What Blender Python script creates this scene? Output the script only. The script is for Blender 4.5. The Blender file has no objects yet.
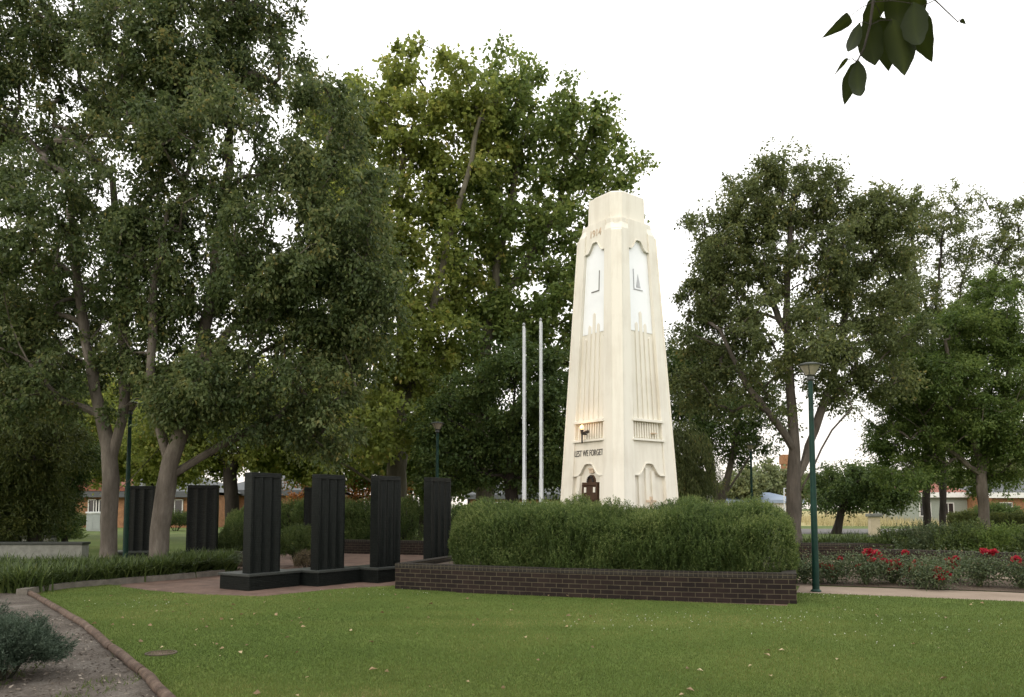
import bpy, bmesh, math, random
import numpy as np
from mathutils import Vector, Matrix

SC = bpy.context.scene
COL = SC.collection
RNG = np.random.default_rng(7)
R = math.radians

# ------------------------------------------------------------------ camera
F, HY, CAMZ, PITCH = 780.0, 508.0, 1.65, R(4.0)
PPY = HY - F * math.tan(PITCH)
CP, SP = math.cos(PITCH), math.sin(PITCH)
cam_d = bpy.data.cameras.new("camera")
cam = bpy.data.objects.new("camera", cam_d)
COL.objects.link(cam)
cam.location = (0, 0, CAMZ)
cam.rotation_euler = (R(90) + PITCH, 0, 0)
cam_d.sensor_width = 36.0
cam_d.lens = F / 1024 * 36
cam_d.shift_y = (PPY - 348.5) / 1024
cam_d.clip_start = 0.1
cam_d.clip_end = 3000
cam_d.dof.use_dof = True
cam_d.dof.focus_distance = 20
cam_d.dof.aperture_fstop = 9.0
SC.camera = cam


def at(px, py, Y):
    """World point seen at pixel (px, py) at forward distance Y."""
    cx, cy = (px - 512) / F, (PPY - py) / F
    d = np.array([cx, CP - cy * SP, SP + cy * CP])
    return np.array([0, 0, CAMZ]) + d * (Y / d[1])


def G(px, py, z=0.0):
    """World point on the ground seen at pixel (px, py)."""
    cx, cy = (px - 512) / F, (PPY - py) / F
    d = np.array([cx, CP - cy * SP, SP + cy * CP])
    t = (z - CAMZ) / d[2]
    return np.array([0, 0, CAMZ]) + d * t


# ------------------------------------------------------------------ materials
def new_mat(name):
    m = bpy.data.materials.new(name)
    m.use_nodes = True
    nt = m.node_tree
    b = nt.nodes["Principled BSDF"]
    return m, nt, b


def N(nt, typ, **kw):
    n = nt.nodes.new(typ)
    for k, v in kw.items():
        setattr(n, k, v)
    return n


def ramp(nt, stops, fac):
    r = N(nt, "ShaderNodeValToRGB")
    el = r.color_ramp.elements
    while len(el) < len(stops):
        el.new(0.5)
    for e, (p, c) in zip(el, stops):
        e.position = p
        e.color = (*c, 1)
    nt.links.new(fac, r.inputs[0])
    return r.outputs[0]


def noise(nt, scale, detail=5, rough=0.6, vec=None, dim='3D'):
    n = N(nt, "ShaderNodeTexNoise")
    n.inputs["Scale"].default_value = scale
    n.inputs["Detail"].default_value = detail
    n.inputs["Roughness"].default_value = rough
    if vec is not None:
        nt.links.new(vec, n.inputs["Vector"])
    return n


def objco(nt, scale=None):
    t = N(nt, "ShaderNodeTexCoord")
    if scale is None:
        return t.outputs["Object"]
    mp = N(nt, "ShaderNodeMapping")
    mp.inputs["Scale"].default_value = scale
    nt.links.new(t.outputs["Object"], mp.inputs["Vector"])
    return mp.outputs[0]


def bump(nt, b, h, strength=0.4, dist=0.01):
    bp = N(nt, "ShaderNodeBump")
    bp.inputs["Strength"].default_value = strength
    bp.inputs["Distance"].default_value = dist
    nt.links.new(h, bp.inputs["Height"])
    nt.links.new(bp.outputs[0], b.inputs["Normal"])


def mat_plain(name, col, rough=0.6, var=0.15, scale=6.0, metal=0.0, bumpy=0.0, spec=0.5, stretch=None):
    m, nt, b = new_mat(name)
    v = objco(nt, stretch)
    n = noise(nt, scale, 6, 0.65, v)
    lo = tuple(c * (1 - var) for c in col)
    hi = tuple(min(1, c * (1 + var)) for c in col)
    nt.links.new(ramp(nt, [(0.3, lo), (0.7, hi)], n.outputs[0]), b.inputs["Base Color"])
    b.inputs["Roughness"].default_value = rough
    b.inputs["Metallic"].default_value = metal
    b.inputs["Specular IOR Level"].default_value = spec
    if bumpy:
        n2 = noise(nt, scale * 8, 4, 0.6, v)
        bump(nt, b, n2.outputs[0], bumpy, 0.01)
    return m


def mat_leaf(name, stops, trans=0.35, tcol=(0.10, 0.14, 0.02), rough=0.5, spec=0.4):
    """Foliage: colour varies from leaf to leaf by the 'tint' attribute."""
    m, nt, b = new_mat(name)
    a = N(nt, "ShaderNodeAttribute", attribute_name="tint")
    c = ramp(nt, stops, a.outputs["Fac"])
    nt.links.new(c, b.inputs["Base Color"])
    b.inputs["Roughness"].default_value = rough
    b.inputs["Specular IOR Level"].default_value = spec
    t = N(nt, "ShaderNodeBsdfTranslucent")
    mx0 = N(nt, "ShaderNodeMix", data_type='RGBA', blend_type='MULTIPLY')
    mx0.inputs["Factor"].default_value = 0.0
    nt.links.new(c, mx0.inputs["A"])
    hs = N(nt, "ShaderNodeHueSaturation")
    hs.inputs["Hue"].default_value = 0.485
    hs.inputs["Saturation"].default_value = 1.0
    hs.inputs["Value"].default_value = 1.5
    nt.links.new(c, hs.inputs["Color"])
    nt.links.new(hs.outputs[0], t.inputs["Color"])
    mx = N(nt, "ShaderNodeMixShader")
    mx.inputs[0].default_value = trans
    nt.links.new(b.outputs[0], mx.inputs[1])
    nt.links.new(t.outputs[0], mx.inputs[2])
    nt.links.new(mx.outputs[0], nt.nodes["Material Output"].inputs["Surface"])
    nt.nodes.remove(mx0)
    return m


def mat_bark(name, c1, c2, c3, scale=3.0):
    m, nt, b = new_mat(name)
    v = objco(nt, (1, 1, 0.28))
    n = noise(nt, scale, 8, 0.7, v)
    nt.links.new(ramp(nt, [(0.3, c1), (0.5, c2), (0.7, c3)], n.outputs[0]), b.inputs["Base Color"])
    b.inputs["Roughness"].default_value = 0.85
    b.inputs["Specular IOR Level"].default_value = 0.2
    n2 = noise(nt, scale * 7, 6, 0.7, v)
    bump(nt, b, n2.outputs[0], 0.8, 0.03)
    return m


def mat_brick(name, c1, c2, mortar, bw=0.24, rh=0.086, ms=0.006, rough=0.75, offset=0.5):
    m, nt, b = new_mat(name)
    t = N(nt, "ShaderNodeTexCoord")
    br = N(nt, "ShaderNodeTexBrick")
    br.offset = offset
    br.inputs["Scale"].default_value = 1.0
    br.inputs["Brick Width"].default_value = bw
    br.inputs["Row Height"].default_value = rh
    br.inputs["Mortar Size"].default_value = ms
    br.inputs["Mortar Smooth"].default_value = 0.15
    br.inputs["Bias"].default_value = 0.0
    br.inputs["Color1"].default_value = (*c1, 1)
    br.inputs["Color2"].default_value = (*c2, 1)
    br.inputs["Mortar"].default_value = (*mortar, 1)
    nt.links.new(t.outputs["UV"], br.inputs["Vector"])
    n = noise(nt, 2.2, 8, 0.7, t.outputs["UV"])
    mx = N(nt, "ShaderNodeMix", data_type='RGBA', blend_type='MULTIPLY')
    mx.inputs["Factor"].default_value = 0.85
    nt.links.new(br.outputs["Color"], mx.inputs["A"])
    nt.links.new(ramp(nt, [(0.3, (0.45, 0.42, 0.4)), (0.55, (1, 1, 1)), (0.75, (1.25, 1.2, 1.1))], n.outputs[0]), mx.inputs["B"])
    nt.links.new(mx.outputs["Result"], b.inputs["Base Color"])
    b.inputs["Roughness"].default_value = rough
    b.inputs["Specular IOR Level"].default_value = 0.2
    inv = N(nt, "ShaderNodeMath", operation='SUBTRACT')
    inv.inputs[0].default_value = 1.0
    nt.links.new(br.outputs["Fac"], inv.inputs[1])
    bump(nt, b, inv.outputs[0], 0.6, 0.006)
    return m


def mat_emit(name, col, strength):
    m, nt, b = new_mat(name)
    b.inputs["Base Color"].default_value = (*col, 1)
    b.inputs["Emission Color"].default_value = (*col, 1)
    b.inputs["Emission Strength"].default_value = strength
    return m


M = {}


def mat_render(name, col, stain):
    """Painted cement render: cream paint with faint weather streaks."""
    m, nt, b = new_mat(name)
    v = objco(nt, (3.0, 3.0, 0.22))
    n = noise(nt, 2.0, 8, 0.7, v)
    n2 = noise(nt, 0.9, 4, 0.6, objco(nt))
    mx = N(nt, "ShaderNodeMath", operation='MULTIPLY')
    nt.links.new(n.outputs[0], mx.inputs[0])
    nt.links.new(n2.outputs[0], mx.inputs[1])
    nt.links.new(ramp(nt, [(0.12, stain), (0.28, col)], mx.outputs[0]), b.inputs["Base Color"])
    b.inputs["Roughness"].default_value = 0.55
    n3 = noise(nt, 60, 3, 0.6, objco(nt))
    bump(nt, b, n3.outputs[0], 0.12, 0.004)
    return m


M['cream'] = mat_render("cream_paint", (0.75, 0.715, 0.62), (0.64, 0.595, 0.50))
M['cream2'] = mat_render("cream_trim", (0.76, 0.73, 0.64), (0.65, 0.61, 0.52))
M['panel'] = mat_plain("glossy_white_panel", (0.85, 0.875, 0.885), 0.12, 0.03, 2.0, spec=0.6)  # slight blue in the white stands in for a reflected tint
M['panelshade'] = mat_plain("slot_shadow_line", (0.18, 0.18, 0.17), 0.5)
M['bronze'] = mat_plain("bronze", (0.075, 0.04, 0.022), 0.45, 0.35, 14, metal=0.55, bumpy=0.3)
M['ironblack'] = mat_plain("black_iron", (0.02, 0.018, 0.017), 0.5, 0.3)
M['letter_tan'] = mat_plain("tan_lettering", (0.55, 0.43, 0.31), 0.6, 0.1)
M['letter_dark'] = mat_plain("dark_lettering", (0.035, 0.033, 0.03), 0.5, 0.2)
M['green_paint'] = mat_plain("green_lamp_paint", (0.005, 0.030, 0.021), 0.5, 0.3, 9, spec=0.25)
M['lampglass'] = mat_plain("lamp_glass", (0.30, 0.27, 0.21), 0.2, 0.1, 12)
M['lampcap'] = mat_plain("lamp_cap", (0.05, 0.055, 0.05), 0.5, 0.2)
M['white_metal'] = mat_plain("white_pole_paint", (0.72, 0.74, 0.75), 0.35, 0.08, 4)
M['steel'] = mat_plain("galvanised_steel", (0.4, 0.41, 0.42), 0.45, 0.15, metal=0.5)
M['concrete'] = mat_plain("concrete", (0.2, 0.2, 0.18), 0.85, 0.25, 5, bumpy=0.3)
M['kerb'] = mat_plain("kerb_stone", (0.13, 0.115, 0.095), 0.9, 0.35, 6, bumpy=0.5)
M['log'] = mat_bark("log_wood", (0.05, 0.036, 0.028), (0.115, 0.08, 0.06), (0.18, 0.135, 0.105), 5)
M['soil'] = mat_plain("soil", (0.075, 0.055, 0.04), 0.95, 0.4, 9, bumpy=0.7)
M['core'] = mat_plain("twig_brown", (0.018, 0.02, 0.008), 0.95, 0.4, 9)
M['orange_brick'] = mat_brick("orange_brick", (0.33, 0.165, 0.075), (0.27, 0.125, 0.06), (0.3, 0.22, 0.15))
M['brick'] = mat_brick("dark_brick", (0.013, 0.0085, 0.0075), (0.024, 0.015, 0.012), (0.085, 0.072, 0.046))
M['coping'] = mat_brick("dark_brick_header", (0.020, 0.018, 0.016), (0.030, 0.025, 0.021), (0.075, 0.065, 0.045), 0.083, 0.5, 0.007, offset=0.0)
M['roof_tile'] = mat_plain("terracotta_tile", (0.2, 0.065, 0.04), 0.8, 0.3, 8, bumpy=0.4)
M['roof_grey'] = mat_plain("grey_roof", (0.075, 0.08, 0.083), 0.75, 0.12, 5)
M['dark_glass'] = mat_plain("window_glass", (0.02, 0.022, 0.025), 0.08, 0.1, 2, spec=0.8)
M['window_white'] = mat_plain("white_frame_paint", (0.7, 0.69, 0.66), 0.5, 0.08)
M['cabinet'] = mat_plain("grey_cabinet", (0.35, 0.38, 0.38), 0.5, 0.08)
M['olive_wall'] = mat_plain("pale_green_wall", (0.26, 0.29, 0.25), 0.8, 0.1)
M['white_wall'] = mat_plain("white_wall", (0.62, 0.6, 0.56), 0.8, 0.1)
M['blue_roof'] = mat_plain("blue_grey_roof", (0.2, 0.25, 0.33), 0.5, 0.1)
M['car_paint'] = mat_plain("dark_blue_car_paint", (0.02, 0.03, 0.07), 0.25, 0.1)
M['car_white'] = mat_plain("white_car_paint", (0.65, 0.65, 0.64), 0.3, 0.05)
M['tyre'] = mat_plain("tyre", (0.015, 0.015, 0.015), 0.8, 0.1)


def mat_granite():
    m, nt, b = new_mat("black_granite")
    v = objco(nt, (1, 1, 8))
    n = noise(nt, 7, 6, 0.7, v)
    n2 = noise(nt, 160, 3, 0.6, objco(nt))
    mx = N(nt, "ShaderNodeMath", operation='MULTIPLY')
    nt.links.new(n.outputs[0], mx.inputs[0])
    nt.links.new(n2.outputs[0], mx.inputs[1])
    nt.links.new(ramp(nt, [(0.15, (0.003, 0.0035, 0.0035)), (0.3, (0.008, 0.010, 0.009)), (0.45, (0.026, 0.03, 0.028))], mx.outputs[0]), b.inputs["Base Color"])
    b.inputs["Roughness"].default_value = 0.33
    b.inputs["Specular IOR Level"].default_value = 0.14
    # engraved rows of names
    w = N(nt, "ShaderNodeTexWave", wave_type='BANDS', bands_direction='Z')
    w.inputs["Scale"].default_value = 9.0
    w.inputs["Distortion"].default_value = 0.6
    nt.links.new(objco(nt), w.inputs["Vector"])
    mm = N(nt, "ShaderNodeMath", operation='MULTIPLY')
    nt.links.new(w.outputs["Fac"], mm.inputs[0])
    nt.links.new(n2.outputs[0], mm.inputs[1])
    bump(nt, b, mm.outputs[0], 0.25, 0.004)
    n4 = noise(nt, 55, 2, 0.5, objco(nt, (1, 1, 0.9)))
    rowm = N(nt, "ShaderNodeMath", operation='MULTIPLY')
    nt.links.new(w.outputs["Fac"], rowm.inputs[0])
    nt.links.new(n4.outputs[0], rowm.inputs[1])
    gt = N(nt, "ShaderNodeMath", operation='GREATER_THAN')
    gt.inputs[1].default_value = 0.50
    nt.links.new(rowm.outputs[0], gt.inputs[0])
    mc = N(nt, "ShaderNodeMix", data_type='RGBA')
    nt.links.new(gt.outputs[0], mc.inputs["Factor"])
    src = b.inputs["Base Color"].links[0].from_socket
    nt.links.new(src, mc.inputs["A"])
    mc.inputs["B"].default_value = (0.022, 0.024, 0.022, 1)
    nt.links.new(mc.outputs["Result"], b.inputs["Base Color"])
    return m


M['granite'] = mat_granite()
M['granite_top'] = mat_plain("granite_top", (0.036, 0.04, 0.036), 0.45, 0.25, 30, spec=0.3)

BARK_PALE = mat_bark("pale_bark", (0.055, 0.045, 0.035), (0.115, 0.098, 0.08), (0.20, 0.175, 0.145), 2.4)
BARK_GREY = mat_bark("grey_bark", (0.05, 0.043, 0.035), (0.10, 0.085, 0.07), (0.16, 0.14, 0.115), 3)
BARK_DARK = mat_bark("dark_bark", (0.02, 0.017, 0.013), (0.04, 0.033, 0.027), (0.065, 0.055, 0.045), 3)
BARK_PLANE = mat_bark("mottled_bark", (0.055, 0.05, 0.035), (0.11, 0.10, 0.07), (0.2, 0.185, 0.14), 1.6)

L_GREYGREEN = mat_leaf("grey_green_leaves", [(0, (0.044, 0.070, 0.025)), (0.5, (0.092, 0.126, 0.042)), (0.85, (0.165, 0.185, 0.07)), (1, (0.24, 0.21, 0.06))], 0.42, spec=0.3)
L_PLANE = mat_leaf("plane_leaves", [(0, (0.11, 0.15, 0.032)), (0.5, (0.195, 0.24, 0.052)), (0.85, (0.27, 0.295, 0.07)), (1, (0.36, 0.31, 0.08))], 0.52, spec=0.3)
L_PLANE2 = mat_leaf("plane_leaves_deep", [(0, (0.075, 0.12, 0.03)), (0.5, (0.14, 0.195, 0.048)), (0.85, (0.205, 0.25, 0.065)), (1, (0.29, 0.27, 0.07))], 0.5, spec=0.3)
L_DEEP = mat_leaf("deep_green_leaves", [(0, (0.036, 0.064, 0.018)), (0.5, (0.068, 0.108, 0.028)), (1, (0.125, 0.16, 0.042))], 0.36, spec=0.25)
L_BIRCH = mat_leaf("olive_leaves", [(0, (0.058, 0.08, 0.028)), (0.5, (0.112, 0.14, 0.048)), (0.9, (0.175, 0.195, 0.066)), (1, (0.23, 0.2, 0.06))], 0.42, spec=0.3)
L_BRIGHT = mat_leaf("fresh_green_leaves", [(0, (0.048, 0.084, 0.02)), (0.5, (0.095, 0.145, 0.034)), (1, (0.165, 0.21, 0.055))], 0.44, spec=0.25)
L_OLIVE = mat_leaf("conifer_needles", [(0, (0.032, 0.048, 0.014)), (0.5, (0.062, 0.08, 0.02)), (1, (0.115, 0.122, 0.03))], 0.32, spec=0.2)
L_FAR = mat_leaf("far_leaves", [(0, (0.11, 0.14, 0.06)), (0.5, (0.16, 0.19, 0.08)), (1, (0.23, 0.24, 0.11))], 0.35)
L_SUNSET = mat_leaf("sunset_lit_leaves", [(0, (0.07, 0.075, 0.02)), (0.35, (0.24, 0.12, 0.03)), (0.7, (0.40, 0.17, 0.04)), (1, (0.5, 0.26, 0.07))], 0.45)  # orange leaf tones stand in for sunset light on the foliage
L_ROSEM = mat_leaf("hedge_leaves", [(0, (0.035, 0.062, 0.018)), (0.5, (0.085, 0.13, 0.034)), (1, (0.21, 0.25, 0.085))], 0.36, spec=0.25)
L_STRAP = mat_leaf("strap_leaves", [(0, (0.024, 0.042, 0.012)), (0.5, (0.06, 0.09, 0.024)), (0.9, (0.125, 0.16, 0.045)), (1, (0.17, 0.16, 0.06))], 0.3, spec=0.25)
L_GRASS = mat_leaf("grass_blades", [(0, (0.05, 0.078, 0.018)), (0.5, (0.092, 0.126, 0.03)), (0.85, (0.155, 0.175, 0.05)), (1, (0.3, 0.26, 0.11))], 0.34, spec=0.2)
L_DRY = mat_leaf("dry_grass", [(0, (0.22, 0.2, 0.09)), (0.5, (0.36, 0.31, 0.15)), (1, (0.5, 0.44, 0.24))], 0.3)
L_LAV = mat_leaf("silver_leaves", [(0, (0.028, 0.046, 0.028)), (0.5, (0.052, 0.076, 0.05)), (1, (0.10, 0.13, 0.09))], 0.25, spec=0.2)
L_ROSE = mat_leaf("rose_leaves", [(0, (0.04, 0.065, 0.028)), (0.5, (0.075, 0.105, 0.045)), (0.9, (0.12, 0.13, 0.06)), (1, (0.2, 0.11, 0.06))], 0.3)
L_PETAL = mat_leaf("red_petals", [(0, (0.20, 0.008, 0.014)), (0.5, (0.36, 0.016, 0.024)), (1, (0.52, 0.05, 0.06))], 0.25)
L_DEAD = mat_leaf("dead_leaves", [(0, (0.12, 0.07, 0.035)), (0.5, (0.3, 0.21, 0.11)), (1, (0.55, 0.45, 0.28))], 0.2)
L_BROWN = mat_leaf("brown_shrub_leaves", [(0, (0.05, 0.04, 0.025)), (0.5, (0.1, 0.08, 0.045)), (1, (0.15, 0.13, 0.06))], 0.3)
L_CLOVER = mat_leaf("white_petals", [(0, (0.5, 0.5, 0.45)), (1, (0.75, 0.74, 0.7))], 0.3)
L_TUNG = mat_leaf("broad_leaves", [(0, (0.010, 0.015, 0.003)), (0.5, (0.019, 0.027, 0.005)), (1, (0.04, 0.052, 0.008))], 0.36, rough=0.6, spec=0.1)


# ------------------------------------------------------------------ mesh helpers
class MB:
    def __init__(self):
        self.v, self.f, self.uv = [], [], []

    def add(self, vs, fs, uvs=None):
        o = len(self.v)
        self.v += [tuple(map(float, p)) for p in vs]
        for i, f in enumerate(fs):
            self.f.append(tuple(o + j for j in f))
            self.uv.append(uvs[i] if uvs else [(0, 0)] * len(f))

    def box(self, c, s, rz=0.0, tilt=None):
        x, y, z = s[0] / 2, s[1] / 2, s[2] / 2
        m = Matrix.Translation(c) @ Matrix.Rotation(rz, 4, 'Z')
        if tilt is not None:
            m = m @ tilt
        vs = [m @ Vector(p) for p in ((-x, -y, -z), (x, -y, -z), (x, y, -z), (-x, y, -z), (-x, -y, z), (x, -y, z), (x, y, z), (-x, y, z))]
        W, Dp, H = s
        q = lambda a, b: [(0, 0), (a, 0), (a, b), (0, b)]
        self.add(vs, [(3, 2, 1, 0), (4, 5, 6, 7), (0, 1, 5, 4), (1, 2, 6, 5), (2, 3, 7, 6), (3, 0, 4, 7)],
                 [q(W, Dp), q(W, Dp), q(W, H), q(Dp, H), q(W, H), q(Dp, H)])

    def prism(self, poly, z0, z1):
        n = len(poly)
        vs = [(p[0], p[1], z0) for p in poly] + [(p[0], p[1], z1) for p in poly]
        fs = [tuple(range(n))[::-1], tuple(range(n, 2 * n))]
        for i in range(n):
            j = (i + 1) % n
            fs.append((i, j, n + j, n + i))
        self.add(vs, fs)

    def rings(self, rings, cap=True):
        n = len(rings[0])
        vs = [p for r in rings for p in r]
        fs = []
        for k in range(len(rings) - 1):
            for i in range(n):
                j = (i + 1) % n
                fs.append((k * n + i, k * n + j, (k + 1) * n + j, (k + 1) * n + i))
        if cap:
            fs.append(tuple(range(n))[::-1])
            fs.append(tuple(range((len(rings) - 1) * n, len(rings) * n)))
        self.add(vs, fs)

    def lathe(self, prof, n=16, c=(0, 0, 0)):
        rs = []
        for r, z in prof:
            rs.append([(c[0] + r * math.cos(2 * math.pi * i / n), c[1] + r * math.sin(2 * math.pi * i / n), c[2] + z) for i in range(n)])
        self.rings(rs)

    def tube(self, pts, rad, n=8):
        pts = [np.array(p, float) for p in pts]
        if not hasattr(rad, '__len__'):
            rad = [rad] * len(pts)
        rs = []
        ref = np.array([0.31, 0.95, 0.05])
        for i, p in enumerate(pts):
            d = pts[min(i + 1, len(pts) - 1)] - pts[max(i - 1, 0)]
            d = d / (np.linalg.norm(d) + 1e-9)
            a = np.cross(d, ref)
            if np.linalg.norm(a) < 1e-3:
                a = np.cross(d, np.array([1.0, 0, 0]))
            a /= np.linalg.norm(a)
            ref = np.cross(a, d)
            b = np.cross(d, a)
            rs.append([p + rad[i] * (a * math.cos(2 * math.pi * k / n) + b * math.sin(2 * math.pi * k / n)) for k in range(n)])
        self.rings(rs)

    def build(self, name, mat, parent=None, smooth=False, bevel=0.0, loc=None, fixn=True):
        me = bpy.data.meshes.new(name)
        me.from_pydata(self.v, [], self.f)
        ul = me.uv_layers.new(name="UVMap")
        flat = [c for f in self.uv for p in f for c in p]
        ul.data.foreach_set("uv", flat)
        if fixn or bevel:
            bm = bmesh.new()
            bm.from_mesh(me)
            if fixn:
                bmesh.ops.recalc_face_normals(bm, faces=bm.faces)
            if bevel:
                eds = [e for e in bm.edges if len(e.link_faces) == 2 and e.calc_face_angle(0) > 0.5]
                bmesh.ops.bevel(bm, geom=eds, offset=bevel, segments=2, affect='EDGES', profile=0.5, clamp_overlap=True)
            bm.to_mesh(me)
            bm.free()
        if smooth:
            me.polygons.foreach_set("use_smooth", [True] * len(me.polygons))
            try:
                me.set_sharp_from_angle(angle=R(40))
            except Exception:
                pass
        me.materials.append(mat)
        return link(name, me, parent, loc)


def link(name, me, parent=None, loc=None):
    o = bpy.data.objects.new(name, me)
    COL.objects.link(o)
    if parent is not None:
        o.parent = parent
    if loc is not None:
        o.location = loc
    return o


def empty(name, loc, rz=0.0):
    o = bpy.data.objects.new(name, None)
    o.empty_display_size = 0.3
    COL.objects.link(o)
    o.location = tuple(map(float, loc))
    o.rotation_euler = (0, 0, rz)
    return o


def tag(o, label=None, cat=None, group=None, kind=None):
    if label:
        o["label"] = label
    if cat:
        o["category"] = cat
    if group:
        o["group"] = group
    if kind:
        o["kind"] = kind
    return o


def copy_tree(o, parent=None):
    c = o.copy()
    COL.objects.link(c)
    c.parent = parent
    for ch in list(o.children):
        copy_tree(ch, c)
    return c


def raw_mesh(name, co, tris, mat, tint=None, quads=False):
    """Fast mesh from numpy arrays."""
    co = np.ascontiguousarray(co, dtype=np.float32)
    k = tris.shape[1]
    me = bpy.data.meshes.new(name)
    me.vertices.add(len(co))
    me.vertices.foreach_set("co", co.ravel())
    me.loops.add(tris.size)
    me.loops.foreach_set("vertex_index", np.ascontiguousarray(tris, dtype=np.int32).ravel())
    me.polygons.add(len(tris))
    me.polygons.foreach_set("loop_start", np.arange(0, tris.size, k, dtype=np.int32))
    if tint is not None:
        a = me.attributes.new("tint", 'FLOAT', 'POINT')
        a.data.foreach_set("value", np.ascontiguousarray(tint, dtype=np.float32))
    me.update(calc_edges=True)
    me.materials.append(mat)
    return me


def unit(a):
    return a / (np.linalg.norm(a, axis=-1, keepdims=True) + 1e-9)


def leaf_arrays(P, A, Nn, L, W, tint, fold=0.18, wide=0.42):
    """Folded kite leaves: 4 verts, 2 triangles each."""
    n = len(P)
    A = unit(A)
    S = unit(np.cross(A, Nn))
    Nn = np.cross(S, A)
    L = np.broadcast_to(L, (n,))[:, None]
    W = np.broadcast_to(W, (n,))[:, None]
    mid = P + A * L * wide
    co = np.empty((n, 4, 3))
    co[:, 0] = P
    co[:, 1] = mid + S * W * 0.5 + Nn * W * fold
    co[:, 2] = P + A * L - Nn * L * 0.12
    co[:, 3] = mid - S * W * 0.5 + Nn * W * fold
    b = (np.arange(n) * 4)[:, None]
    tr = np.concatenate([b + np.array([0, 1, 2]), b + np.array([0, 2, 3])], 1).reshape(-1, 3)
    return co.reshape(-1, 3), tr, np.repeat(np.clip(tint, 0, 1), 4)


def join_arrays(parts):
    cos, trs, tis, o = [], [], [], 0
    for c, t, ti in parts:
        cos.append(c)
        trs.append(t + o)
        tis.append(ti)
        o += len(c)
    return np.concatenate(cos), np.concatenate(trs), np.concatenate(tis)


# ------------------------------------------------------------------ trees
def grow_skeleton(limbs, trunk_r, clumps, tip_r, rng):
    """limbs: list of polylines (world points, first limb starts at the ground).
    Clump centres are joined one by one to the nearest limb; radii follow the number of tips carried."""
    pos, par, depth = [], [], []

    def add(p, q):
        pos.append(np.array(p, float))
        par.append(q)
        return len(pos) - 1

    for li, ln in enumerate(limbs):
        ln = [np.array(p, float) for p in ln]
        if li == 0:
            last = add(ln[0], -1)
            st = 1
        else:
            d = [np.linalg.norm(p - ln[0]) for p in pos]
            last = int(np.argmin(d))
            st = 0 if d[last] > 0.25 else 1
        for p in ln[st:]:
            a = pos[last].copy()
            k = max(1, int(np.linalg.norm(p - a) / 0.55))
            for i in range(1, k + 1):
                q = a + (p - a) * i / k
                if i < k:
                    q = q + rng.normal(0, 0.025, 3)
                last = add(q, last)
    base_n = len(pos)
    order = sorted(range(len(clumps)), key=lambda i: np.min(np.linalg.norm(np.array(pos[:base_n]) - clumps[i], axis=1)))
    tips = []
    for i in order:
        c = clumps[i]
        P = np.array(pos)
        v = c - P
        d = np.linalg.norm(v, axis=1)
        cost = d * (1.0 + 0.9 * np.clip(-v[:, 2] / (d + 1e-6), -0.35, 1.0)) + 0.05 * np.maximum(0, 1.2 - P[:, 2])
        cost[P[:, 2] < 0.8] += 50
        j = int(np.argmin(cost))
        a = P[j]
        k = max(2, int(d[j] / 0.45))
        last = j
        mid = (a + c) / 2 + np.array([0, 0, 0.12 * d[j]]) + rng.normal(0, 0.07 * d[j] + 0.01, 3)
        for s in range(1, k + 1):
            t = s / k
            q = (1 - t) ** 2 * a + 2 * t * (1 - t) * mid + t * t * c
            last = add(q, last)
        tips.append(last)
    n = len(pos)
    cnt = np.zeros(n)
    for t in tips:
        while t >= 0:
            cnt[t] += 1
            t = par[t]
    cnt = np.maximum(cnt, 0.6)
    pw = math.log(trunk_r / tip_r) / math.log(max(2, cnt[0]))
    rad = tip_r * cnt ** pw
    return pos, par, rad, cnt


def skeleton_mesh(name, pos, par, rad, cnt, base, mat, rng):
    n = len(pos)
    kids = [[] for _ in range(n)]
    for i, p in enumerate(par):
        if p >= 0:
            kids[p].append(i)
    mb = MB()
    starts = [(0, None)]
    while starts:
        s, fr = starts.pop()
        chain, rr = [], []
        if fr is not None:
            chain.append(pos[fr])
            rr.append(min(rad[fr], rad[s] * 1.25))
        cur = s
        while True:
            chain.append(pos[cur])
            rr.append(rad[cur])
            if not kids[cur]:
                break
            ks = sorted(kids[cur], key=lambda k: -cnt[k])
            for k in ks[1:]:
                starts.append((k, cur))
            cur = ks[0]
        if len(chain) < 2:
            continue
        rr = np.array(rr)
        if len(rr) > 4:
            rs = rr.copy()
            rs[1:-1] = (rr[:-2] + 2 * rr[1:-1] + rr[2:]) / 4
            rr = rs
        if fr is None and s == 0:
            for i, p in enumerate(chain):
                rr[i] *= 1 + 0.4 * math.exp(-max(0, p[2] - base[2]) / 0.28)
        rr[-1] *= 0.4
        mx = rr.max()
        ns = 12 if mx > 0.12 else (7 if mx > 0.04 else 4)
        o = len(mb.v)
        mb.tube([p - base for p in chain], rr, ns)
        if mx > 0.12:
            for q in range(o, len(mb.v)):
                x, y, z = mb.v[q]
                k = 0.012
                mb.v[q] = (x + rng.normal(0, k), y + rng.normal(0, k), z)
    return mb


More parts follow.
